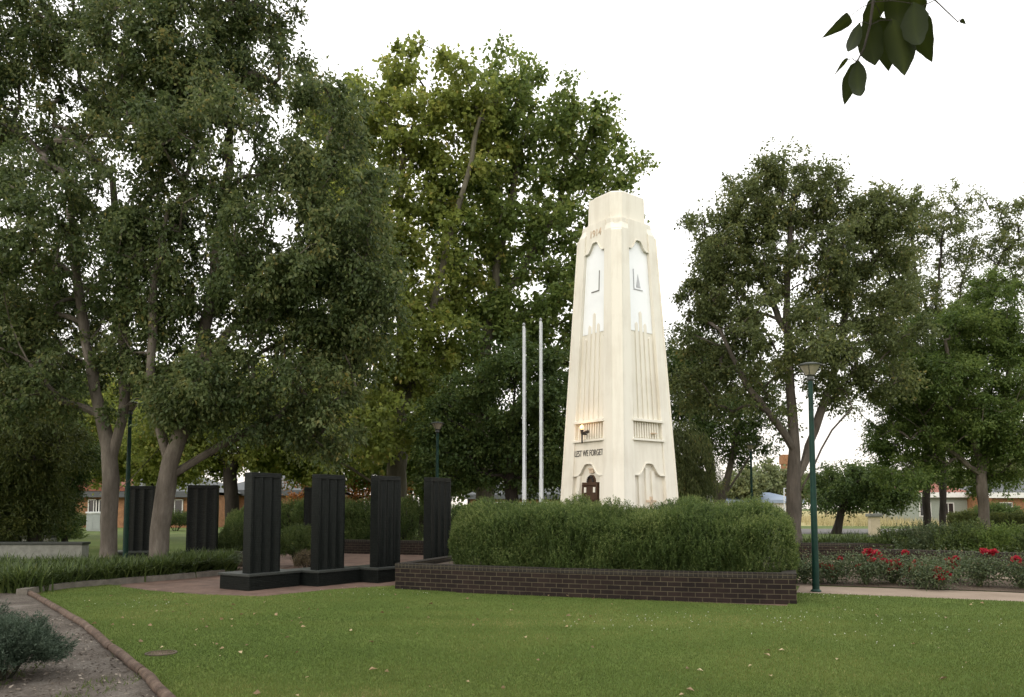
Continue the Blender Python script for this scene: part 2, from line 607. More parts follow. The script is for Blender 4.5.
def crown_arrays(lobes, n_clumps, clump_r, per, leaf, rng, droop=0.3, shell=0.35, twigs=9, tint_sd=0.2, flat=0.75, up=0.6):
    """lobes: (centre, (rx,ry,rz)). Returns clump centres and leaf arrays."""
    wts = np.array([(r[0] * r[1] * r[2]) ** 0.667 for _, r in lobes])
    wts /= wts.sum()
    cl = []
    idx = rng.choice(len(lobes), n_clumps, p=wts)
    cents, outs = [], []
    for i in idx:
        c, r = lobes[i]
        d = unit(rng.normal(0, 1, 3))
        q = shell + (1 - shell) * rng.random() ** 0.6
        if rng.random() < 0.16:
            q *= rng.uniform(1.05, 1.4)
        cents.append(np.array(c) + d * np.array(r) * q)
        outs.append(d)
    cents, outs = np.array(cents), np.array(outs)
    P, A, T = [], [], []
    for c, o in zip(cents, outs):
        s = clump_r * rng.uniform(0.55, 1.35)
        tw = unit(rng.normal(0, 1, (twigs, 3)) * np.array([1, 1, flat]) + o * 0.55 + np.array([0, 0, -droop * 0.8]))
        ti = rng.integers(0, twigs, per)
        f = rng.random(per) ** 0.7
        p = c + tw[ti] * (f * s)[:, None] + rng.normal(0, 0.16 * s, (per, 3))
        p[:, 2] -= droop * (f ** 2) * s * 0.6
        a = tw[ti] * 0.6 + rng.normal(0, 0.6, (per, 3)) + np.array([0, 0, -droop])
        P.append(p)
        A.append(a)
        T.append(rng.normal(0.45 + rng.normal(0, 0.12), tint_sd, per))
    P, A, T = np.concatenate(P), np.concatenate(A), np.concatenate(T)
    n = len(P)
    Nn = rng.normal(0, 1, (n, 3)) * 0.8 + np.array([0, 0, up])
    sz = rng.uniform(0.7, 1.3, n)
    L, W = leaf
    return cents, leaf_arrays(P, A, Nn, L * sz, W * sz, T)


def px_lobes(lobes, Y, rng, depth=0.9, jit=0.12):
    out = []
    s = F / Y
    for lb in lobes:
        px, py, rx, ry = lb[:4]
        dz = lb[4] if len(lb) > 4 else rng.normal(0, jit) * rx / s * 3
        c = at(px, py, Y + dz)
        k = (Y + dz) / Y
        out.append((c, (rx / s * k * 0.88, max(rx, ry) / s * depth * k * 0.88, ry / s * k * 0.88)))
    return out


def tree(name, label, Y, limbs_px, lobes_px, trunk_r, bark, leafmat, n_clumps, clump_r, per, leaf, seed,
         cat="tree", group=None, tip_r=0.010, depth=0.9, **kw):
    rng = np.random.default_rng(seed)
    limbs = []
    for ln in limbs_px:
        pts = [at(q[0], q[1], Y + (q[2] if len(q) > 2 else 0)) for q in ln]
        limbs.append(pts)
    b = limbs[0][0]
    b[2] = 0.0
    base = b.copy()
    limbs[0][0] = np.array([b[0], b[1], -0.08])
    lobes = px_lobes(lobes_px, Y, rng, depth)
    cents, (co, tr, ti) = crown_arrays(lobes, n_clumps, clump_r, per, leaf, rng, **kw)
    pos, par, rad, cnt = grow_skeleton(limbs, trunk_r, cents, tip_r, rng)
    root = empty(name, base)
    skeleton_mesh(name, pos, par, rad, cnt, base, bark, rng).build("trunk", bark, root, smooth=True, fixn=False)
    link("crown", raw_mesh("crown", co - base, tr, leafmat, ti), root)
    tag(root, label, cat, group)
    return root


def mound_shrub(name, label, c, r, h, mat, n, leaf, seed, cat="shrub", group=None, upright=0.6, zb=0.0, shoots=True, lumps=0.12, core=True, rec=14):
    """Rounded shrub of many short leafy shoots growing from stems."""
    rng = np.random.default_rng(seed)
    rx, ry = r if hasattr(r, '__len__') else (r, r)
    base = np.array([c[0], c[1], zb])
    # several lumps so the outline is uneven
    ns = n
    d = unit(rng.normal(0, 1, (ns, 3)))
    d[:, 2] = np.abs(d[:, 2]) * 1.1 - 0.15
    d = unit(d)
    ph = rng.uniform(0, 6.28, 6)
    az = np.arctan2(d[:, 1], d[:, 0])
    wob = 1 + lumps * (np.sin(az * 3 + ph[0]) * np.cos(d[:, 2] * 4 + ph[1]) + 0.7 * np.sin(az * 7 + ph[2] + d[:, 2] * 5) + 0.5 * rng.normal(0, 1, ns) * 0.5)
    q = 0.55 + 0.45 * rng.random(ns) ** 0.45
    P = d * np.array([rx, ry, h * 0.55]) * (wob * q)[:, None]
    P[:, 2] += h * 0.42
    P[:, 2] = np.maximum(P[:, 2], 0.02)
    ax = unit(d * (1 - upright) + np.array([0, 0, upright]) + rng.normal(0, 0.22, (ns, 3)))
    L, W = leaf
    k = rec
    sl = L * 4.0
    f = np.linspace(0.0, 1, k)
    PP = (P[:, None, :] + ax[:, None, :] * (f[None, :, None] - 0.5) * sl).reshape(-1, 3)
    AX = np.repeat(ax, k, 0)
    A = AX * 0.75 + rng.normal(0, 0.5, PP.shape)
    Nn = rng.normal(0, 1, PP.shape) + np.array([0, 0, 0.4])
    T = np.repeat(rng.normal(0.42, 0.16, ns), k) + np.tile(f, ns) * 0.16 - 0.05 + rng.normal(0, 0.08, len(PP))
    co, tr, ti = leaf_arrays(PP, A, Nn, L * rng.uniform(0.7, 1.3, len(PP)), W, T)
    co[:, 2] = np.maximum(co[:, 2], 0.0)
    root = empty(name, base)
    mb = MB()
    for i in range(9):
        a = rng.uniform(0, 6.28)
        e = np.array([rx * math.cos(a) * 0.6, ry * math.sin(a) * 0.6, h * rng.uniform(0.45, 0.75)])
        s = np.array([math.cos(a) * rx * 0.12, math.sin(a) * ry * 0.12, 0])
        mb.tube([s, (s + e) / 2 + np.array([0, 0, 0.08 * h]), e], [0.02, 0.014, 0.006], 5)
    mb.build("stem", M['core'], root, smooth=True)
    link("foliage", raw_mesh("foliage", co, tr, mat, ti), root)
    tag(root, label, cat, group)
    return root


# ------------------------------------------------------------------ world and light
SUN_EL, SUN_AZ = R(24), R(222)     # azimuth measured from +Y clockwise: light from behind-left of the camera
w = bpy.data.worlds.new("World")
SC.world = w
w.use_nodes = True
nt = w.node_tree
bg = nt.nodes["Background"]
sky = N(nt, "ShaderNodeTexSky", sky_type='NISHITA')
sky.sun_disc = False
sky.sun_elevation = SUN_EL
sky.sun_rotation = SUN_AZ
sky.air_density = 1.0
sky.dust_density = 3.0
sky.ozone_density = 1.0
tc = N(nt, "ShaderNodeTexCoord")
sep = N(nt, "ShaderNodeSeparateXYZ")
nt.links.new(tc.outputs["Generated"], sep.inputs[0])
cn = noise(nt, 1.6, 5, 0.55, tc.outputs["Generated"])
cloud = ramp(nt, [(0.0, (9.6, 8.7, 7.9)), (0.16, (11.5, 11.1, 10.6)), (0.6, (15.5, 15.4, 15.1)), (1.0, (17.0, 17.0, 16.8))], sep.outputs[2])
cv = ramp(nt, [(0.3, (0.95, 0.95, 0.95)), (0.7, (1.05, 1.05, 1.05))], cn.outputs[0])
mul = N(nt, "ShaderNodeMix", data_type='RGBA', blend_type='MULTIPLY')
mul.inputs["Factor"].default_value = 1.0
nt.links.new(cloud, mul.inputs["A"])
nt.links.new(cv, mul.inputs["B"])
mixs = N(nt, "ShaderNodeMix", data_type='RGBA')
mixs.inputs["Factor"].default_value = 0.88     # overcast: cloud covers most of the blue
nt.links.new(sky.outputs[0], mixs.inputs["A"])
nt.links.new(mul.outputs["Result"], mixs.inputs["B"])
nt.links.new(mixs.outputs["Result"], bg.inputs["Color"])
bg.inputs["Strength"].default_value = 0.145

sl = bpy.data.lights.new("sun", 'SUN')
sl.energy = 0.7
sl.angle = R(14)
sl.color = (1.0, 0.90, 0.78)
so = bpy.data.objects.new("sun", sl)
COL.objects.link(so)
sd = Vector((math.sin(SUN_AZ) * math.cos(SUN_EL), math.cos(SUN_AZ) * math.cos(SUN_EL), math.sin(SUN_EL)))
so.rotation_euler = sd.to_track_quat('Z', 'Y').to_euler()
so.location = (-20, -20, 20)

vs = SC.view_settings
vs.view_transform = 'Standard'
vs.look = 'None'
vs.exposure = 0.0
vs.gamma = 1.0
SC.cycles.max_bounces = 12
SC.cycles.diffuse_bounces = 6
SC.cycles.glossy_bounces = 2
SC.cycles.transmission_bounces = 8
SC.cycles.use_denoising = True
SC.cycles.denoiser = 'OPENIMAGEDENOISE'
SC.cycles.use_adaptive_sampling = True
SC.cycles.adaptive_threshold = 0.02


# ------------------------------------------------------------------ ground
def sheet(name, poly, z, mat, kind='structure', label=None, cat=None):
    mb = MB()
    mb.add([(p[0], p[1], z) for p in poly], [tuple(range(len(poly)))], [[(p[0], p[1]) for p in poly]])
    o = mb.build(name, mat, fixn=False)
    me = o.data
    if me.polygons[0].normal.z < 0:
        me.flip_normals()
    tag(o, kind=kind)
    return o


def mat_ground(name, stops, s1, s2, rough=0.95, b=0.5, bd=0.03):
    m, nt, bs = new_mat(name)
    v = objco(nt)
    n1 = noise(nt, s1, 8, 0.7, v)
    n2 = noise(nt, s2, 6, 0.75, v)
    mx = N(nt, "ShaderNodeMath", operation='ADD')
    nt.links.new(n1.outputs[0], mx.inputs[0])
    nt.links.new(n2.outputs[0], mx.inputs[1])
    hf = N(nt, "ShaderNodeMath", operation='MULTIPLY')
    hf.inputs[1].default_value = 0.5
    nt.links.new(mx.outputs[0], hf.inputs[0])
    nt.links.new(ramp(nt, stops, hf.outputs[0]), bs.inputs["Base Color"])
    bs.inputs["Roughness"].default_value = rough
    bs.inputs["Specular IOR Level"].default_value = 0.15
    bump(nt, bs, n2.outputs[0], b, bd)
    return m


MG_GROUND = mat_ground("park_grass", [(0.35, (0.05, 0.075, 0.02)), (0.5, (0.085, 0.115, 0.03)), (0.65, (0.14, 0.15, 0.05))], 0.25, 9)
MG_LAWN = mat_ground("lawn_soil", [(0.35, (0.05, 0.08, 0.014)), (0.5, (0.08, 0.12, 0.022)), (0.65, (0.13, 0.15, 0.04))], 0.5, 30)
MG_MULCH = mat_ground("mulch", [(0.35, (0.055, 0.046, 0.038)), (0.5, (0.13, 0.11, 0.092)), (0.62, (0.24, 0.215, 0.185))], 1.5, 40, b=1.0, bd=0.04)
MG_SOIL = mat_ground("bed_soil", [(0.35, (0.05, 0.036, 0.026)), (0.5, (0.10, 0.075, 0.055)), (0.65, (0.16, 0.125, 0.095))], 1.2, 35, b=0.9)
MG_SAND = mat_ground("path_gravel", [(0.35, (0.19, 0.15, 0.112)), (0.5, (0.25, 0.195, 0.15)), (0.65, (0.31, 0.25, 0.195))], 0.8, 60, b=0.25, bd=0.008)
MG_FIELD = mat_ground("dry_field", [(0.35, (0.2, 0.19, 0.08)), (0.5, (0.3, 0.26, 0.12)), (0.65, (0.38, 0.33, 0.17))], 0.12, 3)
MG_ROAD = mat_ground("asphalt", [(0.3, (0.10, 0.095, 0.09)), (0.7, (0.16, 0.15, 0.14))], 0.5, 40, b=0.2, bd=0.006)
MG_PAVE = mat_brick("brick_paving", (0.17, 0.11, 0.085), (0.125, 0.082, 0.065), (0.10, 0.078, 0.06), 0.23, 0.115, 0.006)

gm = MB()
gm.add([(-700, -60, 0), (700, -60, 0), (700, 1500, 0), (-700, 1500, 0)], [(0, 1, 2, 3)])
tag(gm.build("ground", MG_GROUND, fixn=False), kind='structure')

# plaza of brick paving behind the lawn
plaza = [G(120, 587), G(150, 591), G(200, 595), G(262, 597), G(330, 590), G(394, 586)]
plaza = [p[:2] for p in plaza] + [(-2.0, 15.4), (4.6, 13.2), (4.9, 13.6), (7.2, 20.0), (7.5, 31), (-9.5, 31), (-9.5, 19.5)]
sheet("plaza", plaza, 0.004, MG_PAVE)
# path on the right: light gravel
path = [G(796, 593), G(900, 597), G(1010, 601.5), G(1130, 606), G(1130, 598), G(1002, 592.5), G(900, 589), G(800, 586), ]
sheet("path", [p[:2] for p in path], 0.008, MG_SAND)
path2 = [G(790, 586), G(800, 577), G(806, 560), G(1150, 572), G(1150, 586), G(1002, 579), G(900, 572), G(818, 571), G(812, 586)]
sheet("rear_path", [p[:2] for p in path2], 0.008, MG_SAND)
rosebed = [G(812, 585.5), G(820, 571.5), G(900, 572.5), G(1002, 579.5), G(1150, 586.5), G(1150, 599), G(1002, 592), G(900, 588.5)]
sheet("rose_bed_soil", [p[:2] for p in rosebed], 0.014, MG_SOIL)
# mulch garden bed in the left corner
log_line = [G(176, 712), G(142, 676), G(112, 651), G(86, 629), G(60, 613), G(40, 601), G(27, 594)]
mulch = [p[:2] for p in log_line] + [G(-60, 585)[:2], G(-250, 600)[:2], G(-260, 760)[:2], G(-100, 800)[:2], G(200, 740)[:2]]
sheet("garden_bed_mulch", mulch, 0.012, MG_MULCH)
kerb_line = [G(27, 596), G(46, 592), G(75, 588.5), G(110, 585.5), G(150, 582), G(190, 578.5), G(225, 575)]
# soil of the strap leaf border
border = [p[:2] for p in kerb_line] + [(-6.1, 21.5), (-13.5, 21.5), (-13.5, 15.5)]
sheet("border_soil", border, 0.010, MG_SOIL)
# front lawn
lawn_edge = [p[:2] for p in log_line] + [p[:2] for p in kerb_line[1:4]] + [G(120, 587.3)[:2], G(150, 591.3)[:2], G(200, 595.3)[:2], G(262, 597.3)[:2], G(330, 590.3)[:2], G(394, 586.3)[:2],
             (-1.0, 15.2), (4.6, 13.2), G(797, 593.4)[:2], G(900, 597.4)[:2], G(1010, 602)[:2], G(1130, 606.5)[:2], (16, 8), (16, 1), (-2.2, 1), G(205, 745)[:2]]
lawn_edge = [np.array(p) for p in lawn_edge]
sheet("front_lawn", lawn_edge, 0.016, MG_LAWN)
# dry field and road beyond the park, right
sheet("dry_field", [(12, 72), (200, 72), (260, 420), (8, 420)], 0.004, MG_FIELD)
road = [(14, 50), (120, 52), (140, 64), (13, 62)]
sheet("road", road, 0.008, MG_ROAD)


def in_poly(P, poly):
    x, y = P[:, 0], P[:, 1]
    ins = np.zeros(len(P), bool)
    n = len(poly)
    for i in range(n):
        a, b = poly[i], poly[(i + 1) % n]
        c = ((a[1] > y) != (b[1] > y)) & (x < (b[0] - a[0]) * (y - a[1]) / (b[1] - a[1] + 1e-12) + a[0])
        ins ^= c
    return ins


def vnoise(P, s, seed):
    """cheap smooth 2D value noise in numpy"""
    r = np.random.default_rng(seed)
    g = r.random((64, 64))
    x, y = P[:, 0] * s + 100, P[:, 1] * s + 100
    xi, yi = np.floor(x).astype(int), np.floor(y).astype(int)
    fx, fy = x - xi, y - yi
    fx, fy = fx * fx * (3 - 2 * fx), fy * fy * (3 - 2 * fy)
    g00, g10, g01, g11 = g[xi % 64, yi % 64], g[(xi + 1) % 64, yi % 64], g[xi % 64, (yi + 1) % 64], g[(xi + 1) % 64, (yi + 1) % 64]
    return (g00 * (1 - fx) + g10 * fx) * (1 - fy) + (g01 * (1 - fx) + g11 * fx) * fy


def blades(P, h, wd, lean, tint, rng, z0=0.0):
    n = len(P)
    az = rng.uniform(0, 6.283, n)
    sx, sy = np.cos(az), np.sin(az)
    az2 = rng.uniform(0, 6.283, n)
    co = np.empty((n, 3, 3))
    co[:, 0, 0], co[:, 0, 1], co[:, 0, 2] = P[:, 0] - sx * wd, P[:, 1] - sy * wd, z0
    co[:, 1, 0], co[:, 1, 1], co[:, 1, 2] = P[:, 0] + sx * wd, P[:, 1] + sy * wd, z0
    co[:, 2, 0], co[:, 2, 1], co[:, 2, 2] = P[:, 0] + np.cos(az2) * lean * h, P[:, 1] + np.sin(az2) * lean * h, z0 + h
    tr = np.arange(n * 3).reshape(-1, 3)
    return co.reshape(-1, 3), tr, np.repeat(tint, 3)


rng = np.random.default_rng(11)
n = 560000
yy = 5.6 * (17.2 / 5.6) ** rng.random(n)
xx = rng.uniform(-0.76, 0.76, n) * yy
P = np.stack([xx, yy], 1)
P = P[in_poly(P, lawn_edge)]
n = len(P)
pn = vnoise(P, 0.7, 1) * 0.5 + vnoise(P, 2.5, 2) * 0.5
pn2 = vnoise(P, 0.35, 5)
tint = 0.24 + 0.42 * pn + rng.normal(0, 0.13, n) + np.where(rng.random(n) < 0.010, 0.5, 0) + 0.5 * np.clip(pn2 - 0.5, -0.3, 0.5) + 0.45 * np.clip(vnoise(P, 0.9, 33) - 0.72, 0, 1) + 0.30 * (vnoise(P * np.array([0.35, 1.7]), 1.0, 14) - 0.5)
co, tr, ti = blades(P, rng.uniform(0.012, 0.027, n) * (0.7 + 0.6 * pn), 0.003 * np.sqrt(P[:, 1] / 8), rng.uniform(0.1, 0.9, n), np.clip(tint, 0, 1), rng, 0.016)
tag(link("grass", raw_mesh("grass", co, tr, L_GRASS, ti)), kind='stuff')

# clover flowers and fallen leaves on the lawn
n = 900
yy = 8 + 8 * rng.random(n)
xx = rng.uniform(-0.6, 0.62, n) * yy
P2 = np.stack([xx, yy], 1)
keep = in_poly(P2, lawn_edge) & (vnoise(P2, 0.45, 9) > 0.55)
P2 = P2[keep]
n = len(P2)
P3 = np.concatenate([P2, np.full((n, 1), 0.045)], 1)
cl = []
for k in range(3):
    cl.append(leaf_arrays(P3, rng.normal(0, 1, (n, 3)), rng.normal(0, 0.4, (n, 3)) + [0, 0, 1], 0.012, 0.011, rng.random(n)))
tag(link("clover_flowers", raw_mesh("clover_flowers", *join_arrays(cl)[:2], L_CLOVER, join_arrays(cl)[2])), kind='stuff')
n = 170
yy = 6.6 + 9.5 * rng.random(n)
xx = rng.uniform(-0.62, 0.64, n) * yy
xx = np.where(rng.random(n) < 0.35, -0.25 * yy - rng.random(n) ** 1.5 * 3.5, xx)
P2 = np.stack([xx, yy], 1)
P2 = P2[in_poly(P2, lawn_edge)]
n = len(P2)
P3 = np.concatenate([P2, rng.uniform(0.032, 0.05, (n, 1))], 1)
a = rng.normal(0, 1, (n, 3))
a[:, 2] *= 0.25
sz = rng.uniform(0.03, 0.085, n)
co, tr, ti = leaf_arrays(P3, a, rng.normal(0, 0.35, (n, 3)) + [0, 0, 1], sz, sz * 0.75, rng.beta(1.3, 1.6, n), fold=0.25)
tag(link("fallen_leaves", raw_mesh("fallen_leaves", co, tr, L_DEAD, ti)), kind='stuff')

# mulch chips
n = 9000
P2 = np.stack([rng.uniform(-9, -1.5, n), rng.uniform(5.5, 12, n)], 1)
P2 = P2[in_poly(P2, [np.array(p) for p in mulch])]
n = len(P2)
P3 = np.concatenate([P2, rng.uniform(0.014, 0.03, (n, 1))], 1)
a = rng.normal(0, 1, (n, 3))
a[:, 2] *= 0.3
sz = rng.uniform(0.02, 0.06, n)
L_CHIP = mat_leaf("bark_chips", [(0, (0.04, 0.03, 0.022)), (0.5, (0.12, 0.095, 0.07)), (1, (0.3, 0.26, 0.21))], 0.05)
co, tr, ti = leaf_arrays(P3, a, rng.normal(0, 0.4, (n, 3)) + [0, 0, 1], sz, sz * 0.4, rng.random(n))
tag(link("mulch_chips", raw_mesh("mulch_chips", co, tr, L_CHIP, ti)), kind='stuff')
n = 5000
P2 = np.stack([rng.uniform(-5.5, -1.5, n), rng.uniform(5.5, 9.5, n)], 1)
P2 = P2[in_poly(P2, [np.array(p) for p in mulch]) & (vnoise(P2, 1.6, 21) > 0.62)]
n = len(P2)
co, tr, ti = blades(P2, rng.uniform(0.02, 0.06, n), 0.006, rng.uniform(0.3, 1.1, n), rng.random(n) * 0.6, rng, 0.012)
tag(link("weeds", raw_mesh("weeds", co, tr, L_GRASS, ti)), kind='stuff')

# drain cover in the lawn
t = empty("drain_cover", (*G(161, 655)[:2], 0.016))
mb = MB()
mb.lathe([(0.17, -0.02), (0.17, 0.012), (0.145, 0.012), (0.145, 0.0)], 20)
mb.build("rim", M['soil'], t)
mb = MB()
mb.lathe([(0.14, -0.02), (0.14, 0.006), (0.02, 0.010)], 20)
mb.build("lid", M['log'], t)
tag(t, "small round brown drain cover sunk in the lawn near the log edging", "drain cover")

# log edging between the mulch and the lawn
for i in range(len(log_line) - 1):
    a, b = log_line[i], log_line[i + 1]
    d = b - a
    rng_l = np.random.default_rng(90 + i)
    pts = [a + d * s for s in (0.0, 0.25, 0.5, 0.75, 0.985)]
    mb = MB()
    mb.tube([(p[0] + rng_l.normal(0, 0.006), p[1], 0.045 + rng_l.normal(0, 0.004)) for p in pts], [0.046, 0.05, 0.048, 0.051, 0.045], 10)
    o = mb.build("edging_log", M['log'], smooth=True)
    lab = ["brown timber edging log nearest the camera, cut by the bottom edge", "brown timber edging log beside the grey shrub's right lower side",
           "weathered edging log third from the camera, beside the mulch", "weathered edging log fourth from the camera, beside the mulch",
           "edging log second from the stone kerb's left end", "short edging log meeting the left end of the stone kerb"][i]
    tag(o, lab, "edging log", "timber logs edging the garden bed")


# stone kerb of the strap leaf border
def strip_wall(mb, line, th, z0, z1, closed=False, side=1, u0=0.0, topuv=False):
    """A wall along a polyline; faces get metric UVs."""
    ln = [np.array(p[:2], float) for p in line]
    n = len(ln)
    offs = []
    for i in range(n):
        a = ln[i - 1] if (i > 0 or closed) else None
        b = ln[(i + 1) % n] if (i < n - 1 or closed) else None
        ds = []
        if a is not None:
            ds.append(unit(ln[i] - a))
        if b is not None:
            ds.append(unit(b - ln[i]))
        nn = [np.array([-d[1], d[0]]) for d in ds]
        m = unit(sum(nn))
        offs.append(m / max(0.4, float(np.dot(m, nn[0]))))
    inner = [ln[i] + offs[i] * th * side for i in range(n)]
    u = u0
    m = n if closed else n - 1
    for i in range(m):
        j = (i + 1) % n
        a, b, c, d = ln[i], ln[j], inner[j], inner[i]
        l = float(np.linalg.norm(b - a))
        mb.add([(*a, z0), (*b, z0), (*b, z1), (*a, z1)], [(0, 1, 2, 3)], [[(u, z0), (u + l, z0), (u + l, z1), (u, z1)]])
        mb.add([(*c, z0), (*d, z0), (*d, z1), (*c, z1)], [(0, 1, 2, 3)], [[(u + l, z0), (u, z0), (u, z1), (u + l, z1)]])
        mb.add([(*a, z1), (*b, z1), (*c, z1), (*d, z1)], [(0, 1, 2, 3)], [[(u, 0), (u + l, 0), (u + l, th), (u, th)]])
        u += l
    if not closed:
        for i in (0, n - 1):
            a, d = ln[i], inner[i]
            mb.add([(*a, z0), (*d, z0), (*d, z1), (*a, z1)], [(0, 1, 2, 3)], [[(0, z0), (th, z0), (th, z1), (0, z1)]])


mb = MB()
strip_wall(mb, kerb_line, 0.20, 0.0, 0.13, side=1)
tag(mb.build("stone_kerb", M['kerb'], bevel=0.0, fixn=False), "low grey stone kerb curving along the front of the strap leaf border", "kerb")


# ------------------------------------------------------------------ brick planters and walls
def brick_wall(name, label, line, h, closed=False, side=1, th=0.23, soil=None, cat="planter wall", group=None):
    b = np.array([line[0][0], line[0][1], 0.0])
    loc = [np.array(p[:2]) - b[:2] for p in line]
    t = empty(name, b)
    mb = MB()
    strip_wall(mb, loc, th, 0.0, h - 0.085, closed, side)
    mb.build("brickwork", M['brick'], t, fixn=False)
    # coping of header bricks, 4 mm proud
    mb = MB()
    ln = [np.array(p) for p in loc]
    n = len(ln)
    out = []
    for i in range(n):
        a = ln[i - 1] if (i > 0 or closed) else None
        c = ln[(i + 1) % n] if (i < n - 1 or closed) else None
        ds = []
        if a is not None:
            ds.append(unit(ln[i] - a))
        if c is not None:
            ds.append(unit(c - ln[i]))
        m = unit(sum(np.array([-d[1], d[0]]) for d in ds))
        ext = 0
        if not closed and i == 0:
            ext = -ds[0] * 0.004
        if not closed and i == n - 1:
            ext = ds[0] * 0.004
        out.append(ln[i] - m * 0.006 * side + ext)
    strip_wall(mb, out, th + 0.012, h - 0.085, h, closed, side)
    mb.build("coping", M['coping'], t, fixn=False)
    if soil is not None:
        sb = MB()
        sb.add([(p[0] - b[0], p[1] - b[1], h - 0.10) for p in soil], [tuple(range(len(soil)))])
        o = sb.build("soil", M['soil'], t, fixn=False)
        if o.data.polygons[0].normal.z < 0:
            o.data.flip_normals()
    tag(t, label, cat, group)
    return t


A0, B0 = G(395, 589.5)[:2], G(797, 605)[:2]
dAB = unit(B0 - A0)
nAB = np.array([-dAB[1], dAB[0]])          # points away from the camera
LAB = float(np.linalg.norm(B0 - A0))
front = [A0 + dAB * LAB * s - nAB * 0.24 * 4 * s * (1 - s) for s in np.linspace(0, 1, 15)]
PD = 4.6
ring = front + [B0 + nAB * PD, A0 + nAB * PD]
inner_soil = [p + nAB * 0.12 for p in front] + [B0 + nAB * (PD - 0.1) - dAB * 0.1, A0 + nAB * (PD - 0.1) + dAB * 0.1]
inner_soil[0] = inner_soil[0] + dAB * 0.1
inner_soil[14] = inner_soil[14] - dAB * 0.1
brick_wall("brick_planter", "long low dark brick planter wall in front of the cream memorial tower", ring, 0.53, closed=True, side=1, soil=inner_soil, cat="planter")


def hedge(name, label, c0, du, length, depth, z0, h, n, seed, mat=None, leaf=(0.05, 0.010), cat="hedge", group=None, round_=0.55, rec=16, upright=0.72, bow=0.0):
    """Loose clipped hedge of upright shoots: super-ellipsoid outline with uneven lumps, twiggy inside."""
    mat = mat or L_ROSEM
    rng = np.random.default_rng(seed)
    du = np.array(du)
    dn = np.array([-du[1], du[0]])
    a, b = length / 2, depth / 2
    ns = n
    u = rng.uniform(-1, 1, ns)
    face = rng.random(ns)
    v = np.where(face < 0.45, -1 + 0.30 * rng.random(ns) ** 1.6, rng.uniform(-1, 1, ns))
    z = np.where(face < 0.45, rng.random(ns), np.where(face < 0.9, 1 - 0.22 * rng.random(ns) ** 1.5, rng.random(ns)))
    # rounded plan ends and rounded shoulders
    e = np.sqrt(np.clip(1 - np.abs(u) ** 4.5, 0, 1))
    v2 = v * (0.35 + 0.65 * e)
    sh = 1 - 0.22 * np.clip((np.abs(v) - 0.5) / 0.5, 0, 1) ** 2 - 0.30 * np.clip((np.abs(u) - 0.86) / 0.14, 0, 1) ** 2
    bulge = 0.90 + 0.10 * np.sin(np.clip(z, 0, 1) * math.pi) ** 0.5
    lp = np.stack([u * a, v * b], 1)
    lum = (vnoise(lp, 1.3, seed) - 0.5) * 0.26 + (vnoise(np.stack([u * a, z * h + v], 1), 2.6, seed + 1) - 0.5) * 0.24
    X = u * a * (bulge * 0.5 + 0.5)
    V = (v2 * (bulge) + np.where(v < -0.5, -lum * 0.8, 0)) * b
    V = V - bow * (1 - u * u)
    Z = z0 + z * h * sh * (1 + lum * 0.7)
    P = np.stack([c0[0] + du[0] * X + dn[0] * V, c0[1] + du[1] * X + dn[1] * V, Z], 1)
    out = np.stack([du[0] * u * 0.3 + dn[0] * v, du[1] * u * 0.3 + dn[1] * v, np.zeros(ns)], 1)
    ax = unit(out * (1 - upright) + np.array([0, 0, upright]) + rng.normal(0, 0.2, (ns, 3)))
    L, W = leaf
    sl = rng.uniform(0.16, 0.34, ns) * (L / 0.05) ** 0.5
    f = np.linspace(0, 1, rec)
    PP = (P[:, None, :] + ax[:, None, :] * ((f[None, :, None] - 0.75) * sl[:, None, None])).reshape(-1, 3)
    A = np.repeat(ax, rec, 0) * 0.7 + rng.normal(0, 0.55, PP.shape)
    Nn = rng.normal(0, 1, PP.shape)
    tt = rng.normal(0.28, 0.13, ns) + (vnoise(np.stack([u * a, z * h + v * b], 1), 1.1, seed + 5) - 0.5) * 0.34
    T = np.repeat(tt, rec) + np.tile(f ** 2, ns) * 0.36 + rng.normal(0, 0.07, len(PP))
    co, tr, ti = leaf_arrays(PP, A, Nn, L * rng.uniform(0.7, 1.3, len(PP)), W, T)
    co[:, 2] = np.maximum(co[:, 2], z0 + 0.01)
    base = np.array([c0[0], c0[1], z0])
    t = empty(name, base)
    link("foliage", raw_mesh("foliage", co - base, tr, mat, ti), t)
    # dense twigs inside
    nt_ = int(ns * 0.35)
    uu, vv = rng.uniform(-0.78, 0.78, nt_), rng.uniform(-0.6, 0.6, nt_)
    P0 = np.stack([du[0] * uu * a + dn[0] * vv * b, du[1] * uu * a + dn[1] * vv * b, np.zeros(nt_)], 1)
    hh = h * rng.uniform(0.5, 0.82, nt_)
    co2, tr2, ti2 = leaf_arrays(P0, np.stack([rng.normal(0, 0.15, nt_), rng.normal(0, 0.15, nt_), np.ones(nt_)], 1), rng.normal(0, 1, (nt_, 3)), hh, 0.05, rng.random(nt_) * 0.2)
    link("stems", raw_mesh("stems", co2, tr2, M['core'], ti2), t)
    tag(t, label, cat, group)
    return t


# the big hedge standing in the planter
HL = G(452, 577)[:2]
hc = (A0 + dAB * (LAB * 0.555)) + nAB * 1.55
hedge("memorial_hedge", "long bushy rosemary-like hedge growing in the low brick planter before the tower", hc, dAB, 6.95, 2.7, 0.43, 1.27, 18000, 31, bow=0.2, leaf=(0.045, 0.014), upright=0.66)

# ------------------------------------------------------------------ memorial tower
TC = at(619, 508, 21.5)
vd = unit(np.array([TC[0], TC[1]]))
tower = empty("memorial_tower", (TC[0], TC[1], 0), math.atan2(-vd[0], vd[1]))
tag(tower, "tall tapering cream war memorial tower with LEST WE FORGET lettering and stepped top", "memorial tower")
WC = 0.15


def Dz(z):
    return 1.69 - 0.0703 * z


def uvrot(U, V, k):
    for _ in range(k):
        U, V = -V, U
    return U, V


